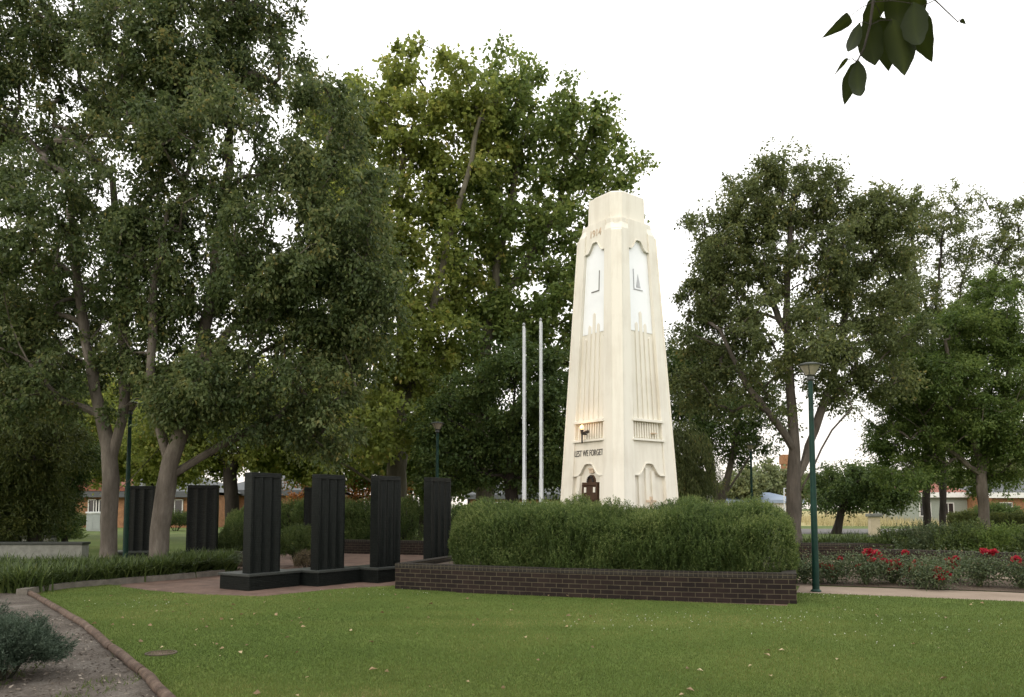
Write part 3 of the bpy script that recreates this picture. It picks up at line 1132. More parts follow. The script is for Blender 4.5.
def TF(k, t, z, n=0.0, D=None):
    d = Dz(z) if D is None else D
    U = WC + (d - WC) * t + n * 0.7071
    V = d + (WC - d) * t + n * 0.7071
    U, V = uvrot(U, V, k)
    return (U, -V, z)


def tpoly(mb, k, pts, n0, n1):
    m = len(pts)
    vs = [TF(k, t, z, n1) for t, z in pts] + [TF(k, t, z, n0) for t, z in pts]
    fs = [tuple(range(m)), tuple(range(m, 2 * m))[::-1]]
    for i in range(m):
        j = (i + 1) % m
        fs.append((i, j, m + j, m + i))
    mb.add(vs, fs)


def trect(mb, k, t0, t1, z0, z1, n0, n1):
    tpoly(mb, k, [(t0, z0), (t1, z0), (t1, z1), (t0, z1)], n0, n1)


BL, BR = 0.20, 0.80
# core
mb = MB()
rs = []
for z in (0.0, 3.0, 6.0, 9.17, 9.46):
    d = Dz(z) - 0.07
    ring_ = []
    for k in range(4):
        # main face plane recessed by 0.11; chamfer plane recessed by 0.07
        q = (WC + Dz(z)) - 0.11 * 1.41421
        for (U, V) in ((q - d, d), (d, q - d)):
            U, V = uvrot(U, V, k)
            ring_.append((U, -V, z))
    o = [ring_[2 * k + i] for k in range(4) for i in (1, 0)]
    rs.append(o[::-1])
mb.rings(rs)
mb.build("shaft", M['cream'], tower, bevel=0.006)
# corner piers
for k in range(4):
    mb = MB()
    rs = []
    for z, dd in ((0.0, None), (4.6, None), (9.17, None), (9.36, 0.945), (9.50, 0.935)):
        d = Dz(z) if dd is None else dd
        right = [(WC, d)]
        pts = []
        # left neighbour face is k+1; its t=1 end meets this chamfer
        pl = TF((k + 1) % 4, BR, z, 0, d)
        pl2 = TF((k + 1) % 4, BR, z, -0.20, d)
        pr = TF(k, BL, z, 0, d)
        pr2 = TF(k, BL, z, -0.20, d)
        c1 = TF((k + 1) % 4, 1.0, z, 0, d)
        c2 = TF(k, 0.0, z, 0, d)
        U, V = uvrot(0.0, d - 0.62, k)
        rs.append([pl2, pl, c1, c2, pr, pr2, (U, -V, z)])
    mb.rings(rs)
    mb.build("corner_pier", M['cream2'], tower, bevel=0.012)
    mb = MB()
    rs = []
    for z in (0.0, 4.6, 9.10, 9.14):
        d = Dz(z)
        p = 0.045 if z < 9.12 else 0.01
        w_ = WC - 0.012
        rs.append([(lambda q: (q[0], -q[1], z))(uvrot(U, V, k)) for U, V in ((-w_, d - 0.03), (-w_, d + p), (w_, d + p), (w_, d - 0.03))])
    mb.rings(rs)
    mb.build("corner_fillet", M['cream'], tower, bevel=0.006)
# cap
mb = MB()


def oct_ring(d, w_, z):
    r = []
    for k in range(4):
        for (U, V) in ((-w_, d), (w_, d)):
            U2, V2 = uvrot(U, V, (4 - k) % 4)
            r.append((U2, -V2, z))
    return r


mb.rings([oct_ring(0.79, 0.165, 9.40), oct_ring(0.765, 0.165, 10.27)])
mb.build("cap", M['cream'], tower, bevel=0.012)
mb = MB()
mb.rings([oct_ring(0.72, 0.16, 10.22), oct_ring(0.60, 0.14, 10.36)])
mb.build("cap_top", M['cream'], tower, bevel=0.01)


def ogee(z_foot, z_top, n=12, a=0.10):
    """half-arch outline across the bay from left to right"""
    pts = [(BL, z_foot), (BL + 0.08, z_foot)]
    for i in range(1, n):
        s = i / n
        t = BL + 0.08 + (BR - BL - 0.16) * s
        x = abs(2 * s - 1)
        y = math.cos(min(1, x) * math.pi) * 0.5 + 0.5
        pts.append((t, z_foot + (z_top - z_foot) * min(1.0, y * 1.25)))
    pts += [(BR - 0.08, z_foot), (BR, z_foot)]
    return pts


for k in range(4):
    mb = MB()
    # lettering panel above the niche arch
    lower = ogee(2.50, 2.82)
    tpoly(mb, k, lower + [(BR, 3.42), (BL, 3.42)], -0.115, -0.035)
    mb.build("lettering_panel", M['cream'], tower, bevel=0.008)
    mb = MB()
    # header above the white panel
    upper = ogee(8.66, 8.93)
    tpoly(mb, k, upper + [(BR, 9.49), (BL, 9.49)], -0.115, -0.035)
    mb.build("header_panel", M['cream'], tower, bevel=0.008)
    mb = MB()
    lo2 = ogee(2.50, 2.82)
    tpoly(mb, k, [(t_, z_ + 0.0) for t_, z_ in lo2] + [(t_, z_ + 0.035) for t_, z_ in lo2[::-1]], -0.06, -0.012)
    mb.build("niche_arch_mould", M['cream2'], tower)
    mb = MB()
    up2 = ogee(8.66, 8.93)
    tpoly(mb, k, [(t_, z_) for t_, z_ in up2] + [(t_, z_ + 0.03) for t_, z_ in up2[::-1]], -0.06, -0.012)
    mb.build("upper_arch_mould", M['cream2'], tower)
    # louvre band
    for z0_, z1_ in ((3.42, 3.48), (3.93, 4.0)):
        mb = MB()
        trect(mb, k, BL - 0.03, BR + 0.03, z0_, z1_, -0.115, 0.035)
        mb.build("band_ledge", M['cream2'], tower, bevel=0.006)
    mb = MB()
    for i in range(10):
        t0 = BL + 0.04 + i * (BR - BL - 0.08) / 10
        dt = (BR - BL - 0.08) / 10
        trect(mb, k, t0 + dt * 0.12, t0 + dt * 0.62, 3.50, 3.915, -0.115, -0.045)
    mb.build("band_slats", M['cream'], tower, bevel=0.004)
    # vertical fins
    for i, (tc_, zt) in enumerate(((0.28, 6.3), (0.39, 6.65), (0.50, 6.97), (0.61, 6.65), (0.72, 6.3))):
        mb = MB()
        tpoly(mb, k, [(tc_ - 0.034, 4.0), (tc_ + 0.034, 4.0), (tc_ + 0.034, zt - 0.05), (tc_, zt), (tc_ - 0.034, zt - 0.05)], -0.115, -0.078)
        mb.build("fin", M['cream'], tower, bevel=0.004)
    # glossy white panel
    mb = MB()
    trect(mb, k, BL + 0.005, BR - 0.005, 6.40, 8.96, -0.113, -0.095)
    mb.build("white_panel", M['panel'], tower)
    mb = MB()
    trect(mb, k, 0.60, 0.615, 7.55, 8.12, -0.097, -0.078)  # L-shaped strips drawn on the panel as the slot recess's shadow line
    trect(mb, k, 0.40, 0.60, 7.55, 7.575, -0.097, -0.078)
    if k == 0:
        mb = MB()
        trect(mb, k, 0.36, 0.375, 7.55, 8.12, -0.097, -0.078)
        trect(mb, k, 0.375, 0.60, 7.55, 7.575, -0.097, -0.078)
        tpoly(mb, k, [(0.43, 7.62), (0.55, 7.62), (0.49, 8.0)], -0.097, -0.088)
    mb.build("window_slot_marks", M['panelshade'] if k != 0 else M['steel'], tower)
    # ribs inside the niche
    mb = MB()
    for t0, t1, zt in ((0.30, 0.36, 2.55), (0.44, 0.50, 2.70), (0.56, 0.62, 2.62)):
        trect(mb, k, t0, t1, 0.0, zt, -0.115, -0.065)
    if k != 1:
        mb.build("niche_ribs", M['cream'], tower, bevel=0.004)
    mb = MB()
    trect(mb, k, -0.02, 1.02, 0.0, 0.55, -0.02, 0.06)
    mb.build("base_course", M['cream2'], tower, bevel=0.01)
# bronze screen in the left niche (face 1)
DT0, DT1, DZ = 0.40, 0.70, 2.33
DM = (DT0 + DT1) / 2
mb = MB()
trect(mb, 1, DT0, DT1, 0.7, DZ, -0.115, -0.02)
mb.build("bronze_door", M['bronze'], tower, bevel=0.008)
mb = MB()
for t0, t1, z0_, z1_ in ((DT0, DT0 + .03, 0.72, DZ), (DT1 - .03, DT1, 0.72, DZ), (DT0 + .03, DT1 - .03, DZ - .08, DZ), (DT0 + .03, DT1 - .03, 1.85, 1.91), (DT0 + .03, DT1 - .03, 1.3, 1.36), (DM - .06, DM - .04, 0.72, 1.85), (DM + .04, DM + .06, 0.72, 1.85)):
    trect(mb, 1, t0, t1, z0_, z1_, -0.03, 0.005)
mb.build("door_frame", M['bronze'], tower, bevel=0.004)
mb = MB()
arc = [(DM + 0.072 * math.cos(a), DZ + 0.20 * math.sin(a)) for a in np.linspace(0, math.pi, 12)]
tpoly(mb, 1, arc, -0.11, -0.03)
mb.build("wreath", M['bronze'], tower)
mb = MB()
for a in np.linspace(0.2, math.pi - 0.2, 9):
    c_ = TF(1, DM + 0.058 * math.cos(a), DZ + 0.16 * math.sin(a), -0.015)
    mb.box(c_, (0.04, 0.04, 0.04), rz=a)
mb.build("wreath_leaves", M['ironblack'], tower, bevel=0.008)
for tcx in (DT0 + .06, DT1 - .06):
    mb = MB()
    trect(mb, 1, tcx - 0.02, tcx + 0.02, 2.06, 2.2, -0.03, -0.004)
    mb.build("pale_plaque", M['cream'], tower)
mb = MB()
trect(mb, 1, DM - .04, DM + .04, 2.58, 2.68, -0.115, -0.05)
trect(mb, 1, DM - .055, DM + .055, 2.68, 2.71, -0.115, -0.03)
mb.build("niche_ornament", M['letter_tan'], tower)
for tt in (0.30, 0.76):
    mb = MB()
    trect(mb, 1, tt - 0.03, tt + 0.03, 0.5, 2.52, -0.115, -0.03)
    mb.build("niche_jamb", M['cream'], tower, bevel=0.006)
# cross-shaped fitting in the right niche
mb = MB()
trect(mb, 0, 0.50, 0.54, 1.2, 1.95, -0.07, -0.03)
trect(mb, 0, 0.43, 0.61, 1.80, 1.86, -0.07, -0.03)
mb.build("cross_fitting", M['letter_tan'], tower)
mb = MB()
trect(mb, 0, 0.57, 0.66, 3.62, 3.65, -0.05, 0.05)
mb.build("bracket", M['letter_tan'], tower)


def lettering(txt, name, k, tcen, z, height, width, mat, n=-0.010, bold=0.0, ext=0.012):
    cu = bpy.data.curves.new(name, 'FONT')
    cu.body = txt
    cu.size = 1.0
    cu.extrude = 0.5
    cu.offset = bold
    tmp = bpy.data.objects.new(name, cu)
    COL.objects.link(tmp)
    dg = bpy.context.evaluated_depsgraph_get()
    me = bpy.data.meshes.new_from_object(tmp.evaluated_get(dg))
    bpy.data.objects.remove(tmp)
    co_ = np.empty(len(me.vertices) * 3, dtype=np.float32)
    me.vertices.foreach_get("co", co_)
    co_ = co_.reshape(-1, 3)
    mn, mx_ = co_.min(0), co_.max(0)
    o = np.array(TF(k, tcen, z, n))
    ex = unit(np.array(TF(k, 1, z)) - np.array(TF(k, 0, z)))
    ez = unit(np.array(TF(k, 0.5, z + 1)) - np.array(TF(k, 0.5, z)))
    en = np.cross(ex, ez)
    q = (co_ - (mn + mx_) / 2) / (mx_ - mn)
    pp = o + q[:, :1] * width * ex + q[:, 1:2] * height * ez + (q[:, 2:3] + 0.5) * ext * en
    me.vertices.foreach_set("co", np.ascontiguousarray(pp, dtype=np.float32).ravel())
    me.update()
    me.materials.clear()
    me.materials.append(mat)
    return link(name, me, tower)


lettering("LEST WE FORGET", "lettering", 1, 0.5, 3.12, 0.165, 1.10, M['letter_dark'], bold=-0.004, n=-0.034)
lettering("1914", "date_lettering", 1, 0.52, 9.20, 0.20, 0.42, M['letter_tan'], bold=0.004, n=-0.034)
# lit torch on the left face
torch = empty("wall_torch", (0, 0, 0))
torch.parent = tower
tp = np.array(TF(1, 0.46, 3.5, 0.16))
mb = MB()
mb.tube([tp + np.array([0, 0, -0.12]), tp + np.array([0, 0, 0.1]), tp + np.array([0, 0, 0.24])], [0.022, 0.026, 0.05], 8)
wall_pt = np.array(TF(1, 0.46, 3.62, 0.0))
mb.tube([wall_pt, tp + np.array([0, 0, 0.12])], [0.02, 0.02], 6)
side_pt = np.array(TF(1, 0.58, 3.68, 0.14))
mb.tube([tp + np.array([0, 0, 0.14]), side_pt], [0.03, 0.045], 6)
mb.build("bracket", M['ironblack'], torch, smooth=True)
mb = MB()
mb.lathe([(0.03, 0), (0.05, 0.03), (0.055, 0.07), (0.035, 0.11), (0.010, 0.14)], 12, c=tuple(tp + np.array([0, 0, 0.24])))
mb.build("lamp_globe", mat_emit("lit_globe", (1.0, 0.60, 0.30), 1.6), torch, smooth=True)
pl = bpy.data.lights.new("torch_light", 'POINT')
pl.energy = 4.0
pl.color = (1.0, 0.55, 0.25)
pl.shadow_soft_size = 0.08
plo = bpy.data.objects.new("torch_light", pl)
COL.objects.link(plo)
plo.parent = torch
plo.location = tuple(np.array(TF(1, 0.46, 3.84, 0.30)))

# ------------------------------------------------------------------ granite memorial slabs
LONG, SHORT = 1.30, 0.92


def fluted_profile(L, T, nf=3, depth=0.045, seg=7):
    """plan outline of a slab, long faces carved with concave flutes"""
    pts = []
    m = 0.035
    fw = (L - 2 * m) / nf
    for sgn in (-1, 1):
        row = [(-L / 2, -T / 2)]
        for f_ in range(nf):
            x0 = -L / 2 + m + f_ * fw
            for i in range(seg + 1):
                s = i / seg
                y = -T / 2 + depth * math.sin(math.pi * s) ** 0.8
                row.append((x0 + fw * (0.04 + 0.92 * s), y))
        row.append((L / 2, -T / 2))
        if sgn == 1:
            row = [(-x, -y) for x, y in row]
        pts += row
    return pts


def make_slab(label, loc, rz, plinth=True, h=2.04, L=0.76, T=0.23, off=(0.0, 0.0)):
    t = empty("granite_memorial", loc, rz)
    zb = 0.33 if plinth else 0.33
    mb = MB()
    mb.box((0, 0, 0.14), (LONG, SHORT, 0.28))
    mb.build("plinth", M['granite'], t, bevel=0.008)
    mb = MB()
    mb.box((0, 0, 0.305), (LONG + 0.05, SHORT + 0.05, 0.05))
    mb.build("plinth_top", M['granite_top'], t, bevel=0.006)
    mb = MB()
    prof = fluted_profile(L, T)
    prof = [(x + off[0], y + off[1]) for x, y in prof]
    mb.prism(prof, zb, zb + h - 0.10)
    mb.build("slab", M['granite'], t)
    mb = MB()
    mb.box((off[0], off[1], zb + h - 0.05), (L, T, 0.10))
    mb.build("slab_head", M['granite'], t, bevel=0.006)
    tag(t, label, "memorial stone", "black granite memorial slabs around the tower")
    return t


RZ = R(57)


def plinth_center(px, py, rz=RZ):
    """front (nearest) corner of the plinth stands at this ground pixel"""
    c = G(px, py)
    e1 = np.array([math.cos(rz), math.sin(rz)])
    e2 = np.array([-math.sin(rz), math.cos(rz)])
    q = c[:2] + e1 * LONG / 2 + e2 * SHORT / 2
    return (q[0], q[1], 0.004)


OFF = (-0.16, -0.22)
make_slab("tall fluted black granite slab standing farthest left and nearest in the front row", plinth_center(249, 591.4), RZ, off=OFF)
make_slab("fluted black granite slab second along the front row, left of the diagonal tree limb", plinth_center(318, 587.0), RZ, off=OFF)
make_slab("fluted black granite slab third along the front row, beside the planter's left end", plinth_center(378, 583.5), RZ, off=OFF)
make_slab("fluted black granite slab touching the left end of the big hedge", plinth_center(432, 579.5), RZ, off=OFF)
for (px, Y, rz, lab) in ((140, 24.3, R(12), "dark granite slab partly hidden between the two pale tree trunks"),
                         (203, 23.4, R(8), "dark granite slab right of the forked pale trunk, above the strap leaf border"),
                         (315, 26.0, R(10), "distant dark granite slab mostly hidden behind the second front slab")):
    c = at(px, 508, Y)
    make_slab(lab, (c[0], c[1], 0.004), rz, L=0.86 if px < 300 else 0.7, h=2.0)

# ------------------------------------------------------------------ lamps and flagpoles


def make_lamp(label, loc, H=4.55):
    t = empty("park_lamp", loc)
    mb = MB()
    mb.lathe([(0.10, 0.0), (0.10, 0.03), (0.068, 0.06), (0.062, 1.3), (0.055, 2.6), (0.045, H - 0.34)], 14)
    mb.build("pole", M['green_paint'], t, smooth=True)
    mb = MB()
    mb.lathe([(0.046, H - 0.36), (0.075, H - 0.33), (0.06, H - 0.27), (0.09, H - 0.24)], 14)
    mb.build("collar", M['lampcap'], t, smooth=True)
    mb = MB()
    mb.lathe([(0.088, H - 0.24), (0.20, H - 0.055)], 16)
    mb.build("lantern", M['lampglass'], t, smooth=True)
    for i in range(4):
        a = math.pi / 4 + i * math.pi / 2 + 0.3
        mb = MB()
        mb.tube([(0.09 * math.cos(a), 0.09 * math.sin(a), H - 0.24), (0.205 * math.cos(a), 0.205 * math.sin(a), H - 0.05)], 0.008, 5)
        mb.build("rib", M['lampcap'], t)
    mb = MB()
    mb.lathe([(0.235, H - 0.055), (0.24, H - 0.03), (0.15, H + 0.0), (0.03, H + 0.02)], 20)
    mb.build("cap", M['lampcap'], t, smooth=True)
    tag(t, label, "street lamp", "green park lamp posts")
    return t


lamp = make_lamp("green park lamp standing at the lawn's edge beside the red rose bed", (*G(816, 592)[:2], 0.0))
for px, Y, lab in ((127, 21.2, "green park lamp post rising between the two pale tree trunks"),
                   (752, 35.4, "small distant green park lamp left of the orange chimney"),
                   (437, 26.3, "dark park lamp in shade above the hedge-side granite slab"),
                   (66, 33.0, "green park lamp post hidden in the dark conifers at far left")):
    c = at(px, 508, Y)
    o = copy_tree(lamp)
    o.location = (c[0], c[1], 0)
    o["label"] = lab

fp = None
for px, top, Y, lab in ((524, 325, 26.0, "shorter plain white flagpole, left one of the pair beside the tower"),
                        (541, 320, 26.0, "taller jointed white flagpole, nearest the tower of the pair")):
    c = at(px, 508, Y)
    H = at(px, top, Y)[2]
    t = empty("flagpole", (c[0], c[1], 0.004))
    mb = MB()
    mb.lathe([(0.062, 0), (0.062, 2.6), (0.052, 2.62), (0.045, H - 0.05), (0.02, H - 0.04)], 12)
    mb.build("pole", M['white_metal'], t, smooth=True)
    mb = MB()
    mb.lathe([(0.02, H - 0.05), (0.055, H), (0.055, H + 0.03), (0.01, H + 0.07)], 10)
    mb.build("finial", M['steel'], t, smooth=True)
    mb = MB()
    mb.lathe([(0.17, 0), (0.17, 0.03), (0.09, 0.05)], 14)
    mb.build("base_plate", M['steel'], t)
    mb = MB()
    mb.tube([(0.075, -0.03, 1.1), (0.07, -0.03, H * 0.5), (0.06, -0.02, H - 0.1)], 0.006, 4)
    mb.build("halyard", M['white_metal'], t)
    tag(t, lab, "flagpole", "white flagpoles beside the tower")


# ------------------------------------------------------------------ strap leaf borders


def strap_border(name, label, poly, n, h, seed, mat=None, group=None, wd=0.02):
    """Planting of arching strap leaves; each leaf is a 4-segment ribbon."""
    rng = np.random.default_rng(seed)
    poly = [np.array(p[:2]) for p in poly]
    pa = np.array(poly)
    lo, hi = pa.min(0), pa.max(0)
    nc = n // 26
    C = rng.uniform(lo, hi, (nc * 4, 2))
    C = C[in_poly(C, poly)][:nc]
    P = np.repeat(C, 26, 0) + rng.normal(0, 0.07, (len(C) * 26, 2))
    hh = np.repeat(h * rng.uniform(0.75, 1.15, len(C)), 26) * rng.uniform(0.6, 1.1, len(P))
    n = len(P)
    az = rng.uniform(0, 6.283, n)
    d = np.stack([np.cos(az), np.sin(az)], 1)
    s = np.stack([-np.sin(az), np.cos(az)], 1)
    lean = rng.uniform(0.25, 1.05, n) * hh
    K = 5
    co = np.empty((n, K * 2 - 1, 3))
    for i in range(K):
        f = i / (K - 1)
        r = lean * f ** 1.6
        z = hh * (f - 0.32 * f ** 3 * (lean / hh) * 1.5)
        w_ = wd * (1 - f) ** 0.6
        c = P + d * r[:, None]
        if i < K - 1:
            co[:, 2 * i, :2] = c - s * w_
            co[:, 2 * i + 1, :2] = c + s * w_
            co[:, 2 * i, 2] = z
            co[:, 2 * i + 1, 2] = z
        else:
            co[:, 2 * i, :2] = c
            co[:, 2 * i, 2] = z
    m = K * 2 - 1
    t = []
    for i in range(K - 2):
        a = 2 * i
        t += [[a, a + 1, a + 3], [a, a + 3, a + 2]]
    a = 2 * (K - 2)
    t += [[a, a + 1, a + 2]]
    t = np.array(t)
    tr = (np.arange(n) * m)[:, None, None] + t[None]
    tint = np.repeat(np.clip(np.repeat(rng.normal(0.42, 0.1, len(C)), 26) + rng.normal(0, 0.16, n), 0, 1), m)
    base = np.array([*pa.mean(0), 0.0])
    o = link(name, raw_mesh(name, co.reshape(-1, 3) - base, tr.reshape(-1, 3), mat or L_STRAP, tint), None, base)
    tag(o, label, "border plants", group)
    return o


kl = [p[:2] for p in kerb_line]
nrm = lambda p, k: (p[0] - 0.25 * k, p[1] + k)
B1 = [nrm(kl[i], 0.25) for i in range(0, 5)] + [nrm(kl[4], 2.6), nrm(kl[2], 3.2), nrm(kl[1], 3.6), (-13, 19.5), (-13.2, 16.5)]
B2 = [nrm(kl[4], 0.25), nrm(kl[5], 0.25), nrm(kl[6], 0.25), nrm(kl[6], 1.9), nrm(kl[5], 2.2), nrm(kl[4], 2.5)]
strap_border("strap_leaf_border", "long dense border of arching strap leaves behind the kerb, left of the pale trunks", B1, 26000, 0.62, 41, group="strap leaf borders")
strap_border("strap_leaf_border", "shorter taller strap leaf border between the forked trunk and the nearest granite plinth", B2, 11500, 0.66, 42, group="strap leaf borders")

# ------------------------------------------------------------------ beds around the plaza
# low walls behind the slabs
p3 = [at(338, 508, 28.6)[:2], at(452, 508, 27.2)[:2]]
brick_wall("brick_bed_wall", "low dark brick wall seen in gaps behind the front granite slabs", [p3[0], p3[1]], 0.50, cat="garden wall")
d3 = unit(p3[1] - p3[0])
n3 = np.array([-d3[1], d3[0]])
hedge("bed_hedge", "clipped green hedge behind the front granite slabs, above the low brick wall", at(352, 508, 30.2)[:2], d3, 6.2, 2.0, 0.25, 1.75, 5200, 51, leaf=(0.07, 0.016), group="hedges behind the granite slabs")
hedge("bed_hedge", "pale green hedge left of the nearest granite slab, beyond the mound shrubs", at(254, 508, 30.5)[:2], (1, 0), 2.0, 1.6, 0.0, 1.35, 1600, 52, leaf=(0.07, 0.016), group="hedges behind the granite slabs")
p4 = [at(196, 508, 22.6)[:2], at(246, 508, 22.0)[:2]]
brick_wall("brick_bed_wall", "short dark brick wall between the strap leaf border and the nearest granite slab", p4, 0.42, cat="garden wall")
p5 = [at(203, 508, 25.0)[:2], at(232, 508, 25.0)[:2]]
brick_wall("brick_bed_wall", "small dark brick step just right of the back granite slab's foot", p5, 0.62, cat="garden wall")
mound_shrub("mound_shrub", "fresh green mound shrub between the first and second front granite slabs", at(299, 508, 22.3)[:2], 0.62, 1.12, L_STRAP, 1700, (0.06, 0.012), 61, group="mound shrubs behind the front slabs")
mound_shrub("mound_shrub", "fresh green mound shrub left of the nearest front granite slab", at(238, 508, 24.2)[:2], 0.6, 1.1, L_STRAP, 1500, (0.06, 0.012), 62, group="mound shrubs behind the front slabs")
mound_shrub("mound_shrub", "small brownish shrub low beside the second front granite plinth", at(308, 508, 20.6)[:2], 0.32, 0.5, L_BROWN, 500, (0.04, 0.012), 63)

# silver shrub in the mulch bed, bottom left
c = G(14, 684)
mound_shrub("silver_shrub", "bushy silver green shrub growing in the mulch at bottom left", (c[0] - 0.22, c[1] + 0.15), (0.48, 0.5), 0.55, L_LAV, 2600, (0.034, 0.010), 64, upright=0.35, lumps=0.2)
mound_shrub("silver_shrub", "silver green shrub cut by the left edge, behind the larger silver one", (c[0] - 1.25, c[1] + 0.9), (0.6, 0.6), 0.6, L_LAV, 1600, (0.032, 0.008), 65, upright=0.35, lumps=0.2)

# right: bed walls
w1 = [at(786, 508, 25.0)[:2], at(868, 508, 24.7)[:2], at(888, 508, 24.0)[:2]]
brick_wall("brick_bed_wall", "dark brick bed wall behind the green lamp post, nearer the tower", w1, 0.54, cat="garden wall")
w2 = [at(866, 508, 22.2)[:2], at(940, 508, 21.2)[:2], at(1010, 508, 20.2)[:2], at(1090, 508, 19.0)[:2]]
brick_wall("brick_bed_wall", "long dark brick bed wall running behind the red roses to the right edge", w2, 0.50, cat="garden wall")
for i, (px, Y, r, h, lab) in enumerate(((897, 24.6, (0.75, 0.65), 0.85, "loose leafy green shrub at the left end of the rose bed wall"),
                                        (928, 24.1, (0.95, 0.75), 1.08, "loose leafy green shrub behind the rose bed wall, in front of the twin thin trunks"),
                                        (965, 23.3, (0.95, 0.75), 1.1, "loose leafy green shrub below the thick pale trunk"),
                                        (1004, 22.5, (0.9, 0.75), 1.05, "yellowish leafy shrub behind the rose bed wall at the right edge"),
                                        (1050, 21.5, (0.95, 0.8), 1.1, "leafy green shrub cut off by the right edge"))):
    mound_shrub("leafy_shrub", lab, at(px, 508, Y)[:2], r, h, L_BRIGHT if i == 3 else L_ROSE if i == 1 else L_STRAP, 1300, (0.075, 0.03), 70 + i, group="shrubs behind the rose bed wall", upright=0.4, lumps=0.25, rec=9)
pb = [at(802, 508, 25.8)[:2], at(870, 508, 25.4)[:2], at(872, 508, 27.0)[:2], at(800, 508, 27.6)[:2]]
strap_border("strap_leaf_border", "strap leaf planting behind the brick wall at the green lamp post", pb, 3600, 0.95, 43, group="strap leaf borders", wd=0.02)

# ------------------------------------------------------------------ roses


def rose_bush(label, px, py, r, h, blooms, seed):
    rng = np.random.default_rng(seed)
    h *= 0.84
    c = G(px, py)
    base = np.array([c[0], c[1], 0.014])
    t = empty("rose_bush", base)
    ends, mb = [], MB()
    for i in range(16):
        a = rng.uniform(0, 6.28)
        q = rng.uniform(0.3, 1.0)
        e = np.array([r * q * math.cos(a), r * q * math.sin(a), h * rng.uniform(0.5, 0.95)])
        m = e * 0.5 + np.array([0, 0, 0.1 * h])
        mb.tube([(0.02 * math.cos(a), 0.02 * math.sin(a), -0.02), m, e], [0.012, 0.008, 0.004], 5)
        ends += [e, m * 0.6 + e * 0.4, m]
    mb.build("stem", mat_rose_stem, t, smooth=True)
    ends = np.array(ends)
    per = 62
    n = len(ends) * per
    P = np.repeat(ends, per, 0) + rng.normal(0, 1, (n, 3)) * np.array([0.19, 0.19, 0.13])
    P[:, 2] = np.maximum(P[:, 2], 0.05)
    P = P[rng.random(n) < np.clip(0.35 + P[:, 2] / h * 0.9, 0, 1)]
    n = len(P)
    co, tr, ti = leaf_arrays(P, rng.normal(0, 1, (n, 3)) + [0, 0, -0.1], rng.normal(0, 0.6, (n, 3)) + [0, 0, 0.8], rng.uniform(0.03, 0.065, n), 0.032, rng.normal(0.45, 0.2, n))
    link("foliage", raw_mesh("foliage", co, tr, L_ROSE, ti), t)
    for (bx, by, br) in blooms:
        br *= 1.5
        p = at(bx, by, c[1] - 0.12 + rng.normal(0, 0.08)) - base
        k = 34
        d = unit(rng.normal(0, 1, (k, 3)))
        d[:, 2] = np.abs(d[:, 2]) * 0.9 - 0.25
        rad_ = br * rng.uniform(0.25, 1.0, k)
        pp = p + d * rad_[:, None] * 0.6
        co, tr, ti = leaf_arrays(pp, unit(d) + rng.normal(0, 0.35, (k, 3)) + [0, 0, 0.4], d + rng.normal(0, 0.3, (k, 3)), br * 0.9, br * 0.95, rng.normal(0.45, 0.25, k), fold=0.3)
        link("bloom", raw_mesh("bloom", co, tr, L_PETAL, ti), t)
    tag(t, label, "rose bush", "red rose bushes along the right path")
    return t


mat_rose_stem = mat_plain("rose_stem", (0.06, 0.075, 0.03), 0.7, 0.3)
RB = [
    ("flowerless rose bush between the planter corner and the green lamp post", 805, 584, 0.20, 0.5, []),
    ("low rose bush with small red blooms just right of the lamp post", 834, 584, 0.34, 0.56, [(823, 566, .05), (830, 568, .06), (834, 572, .05), (840, 559, .04)]),
    ("rose bush under the highest leftmost pair of dark red blooms", 866, 585, 0.40, 0.72, [(869, 553, .075), (875, 555, .08), (872, 560, .05), (858, 566, .04)]),
    ("rose bush carrying the largest bright red bloom", 893, 584, 0.38, 0.66, [(884, 562, .06), (896, 565, .09), (899, 569, .07), (893, 570, .06), (905, 553, .05), (888, 572, .035)]),
    ("rose bush with a pair of red blooms at the middle of the bed", 920, 586, 0.36, 0.64, [(917, 565, .075), (914, 570, .06), (926, 569, .065), (927, 573, .05)]),
    ("lowest frontmost rose bush with pinkish red blooms near the path", 938, 590, 0.40, 0.60, [(938, 571, .055), (946, 575, .06), (939, 578, .06), (931, 577, .04)]),
    ("tall rose bush with upright dark red blooms against the brick wall", 957, 583, 0.34, 0.72, [(950, 562, .07), (955, 566, .075), (951, 570, .06), (956, 559, .05)]),
    ("sparse rose bush with red blooms near the right edge of the bed", 980, 587, 0.32, 0.72, [(984, 552, .06), (990, 554, .06), (994, 552, .045)]),
    ("rose bush cut off by the right edge", 1022, 589, 0.36, 0.68, [(1016, 560, .06), (1024, 566, .06)]),
]
for i, (lab, px, py, r, h, bl) in enumerate(RB):
    rose_bush(lab, px, py, r, h, bl, 100 + i)

# ------------------------------------------------------------------ left seat walls, cabinet, house
for (px0, px1, Y, h, lab) in ((-40, 88, 25.5, 0.47, "nearer low concrete seat wall with a pale top at far left"),
                              (-40, 56, 30.0, 0.52, "farther concrete seat wall below the dark shrub at far left")):
    a, b = at(px0, 508, Y), at(px1, 508, Y)
    t = empty("seat_wall", ((a[0] + b[0]) / 2, Y, 0))
    Lw = b[0] - a[0]
    mb = MB()
    mb.box((0, 0, h / 2), (Lw - 0.06, 0.42, h))
    mb.build("wall", M['concrete'], t, bevel=0.01)
    mb = MB()
    mb.box((0, 0, h + 0.04), (Lw, 0.5, 0.08))
    mb.build("seat_top", M['granite_top'], t, bevel=0.01)
    tag(t, lab, "seat wall", "concrete seat walls")

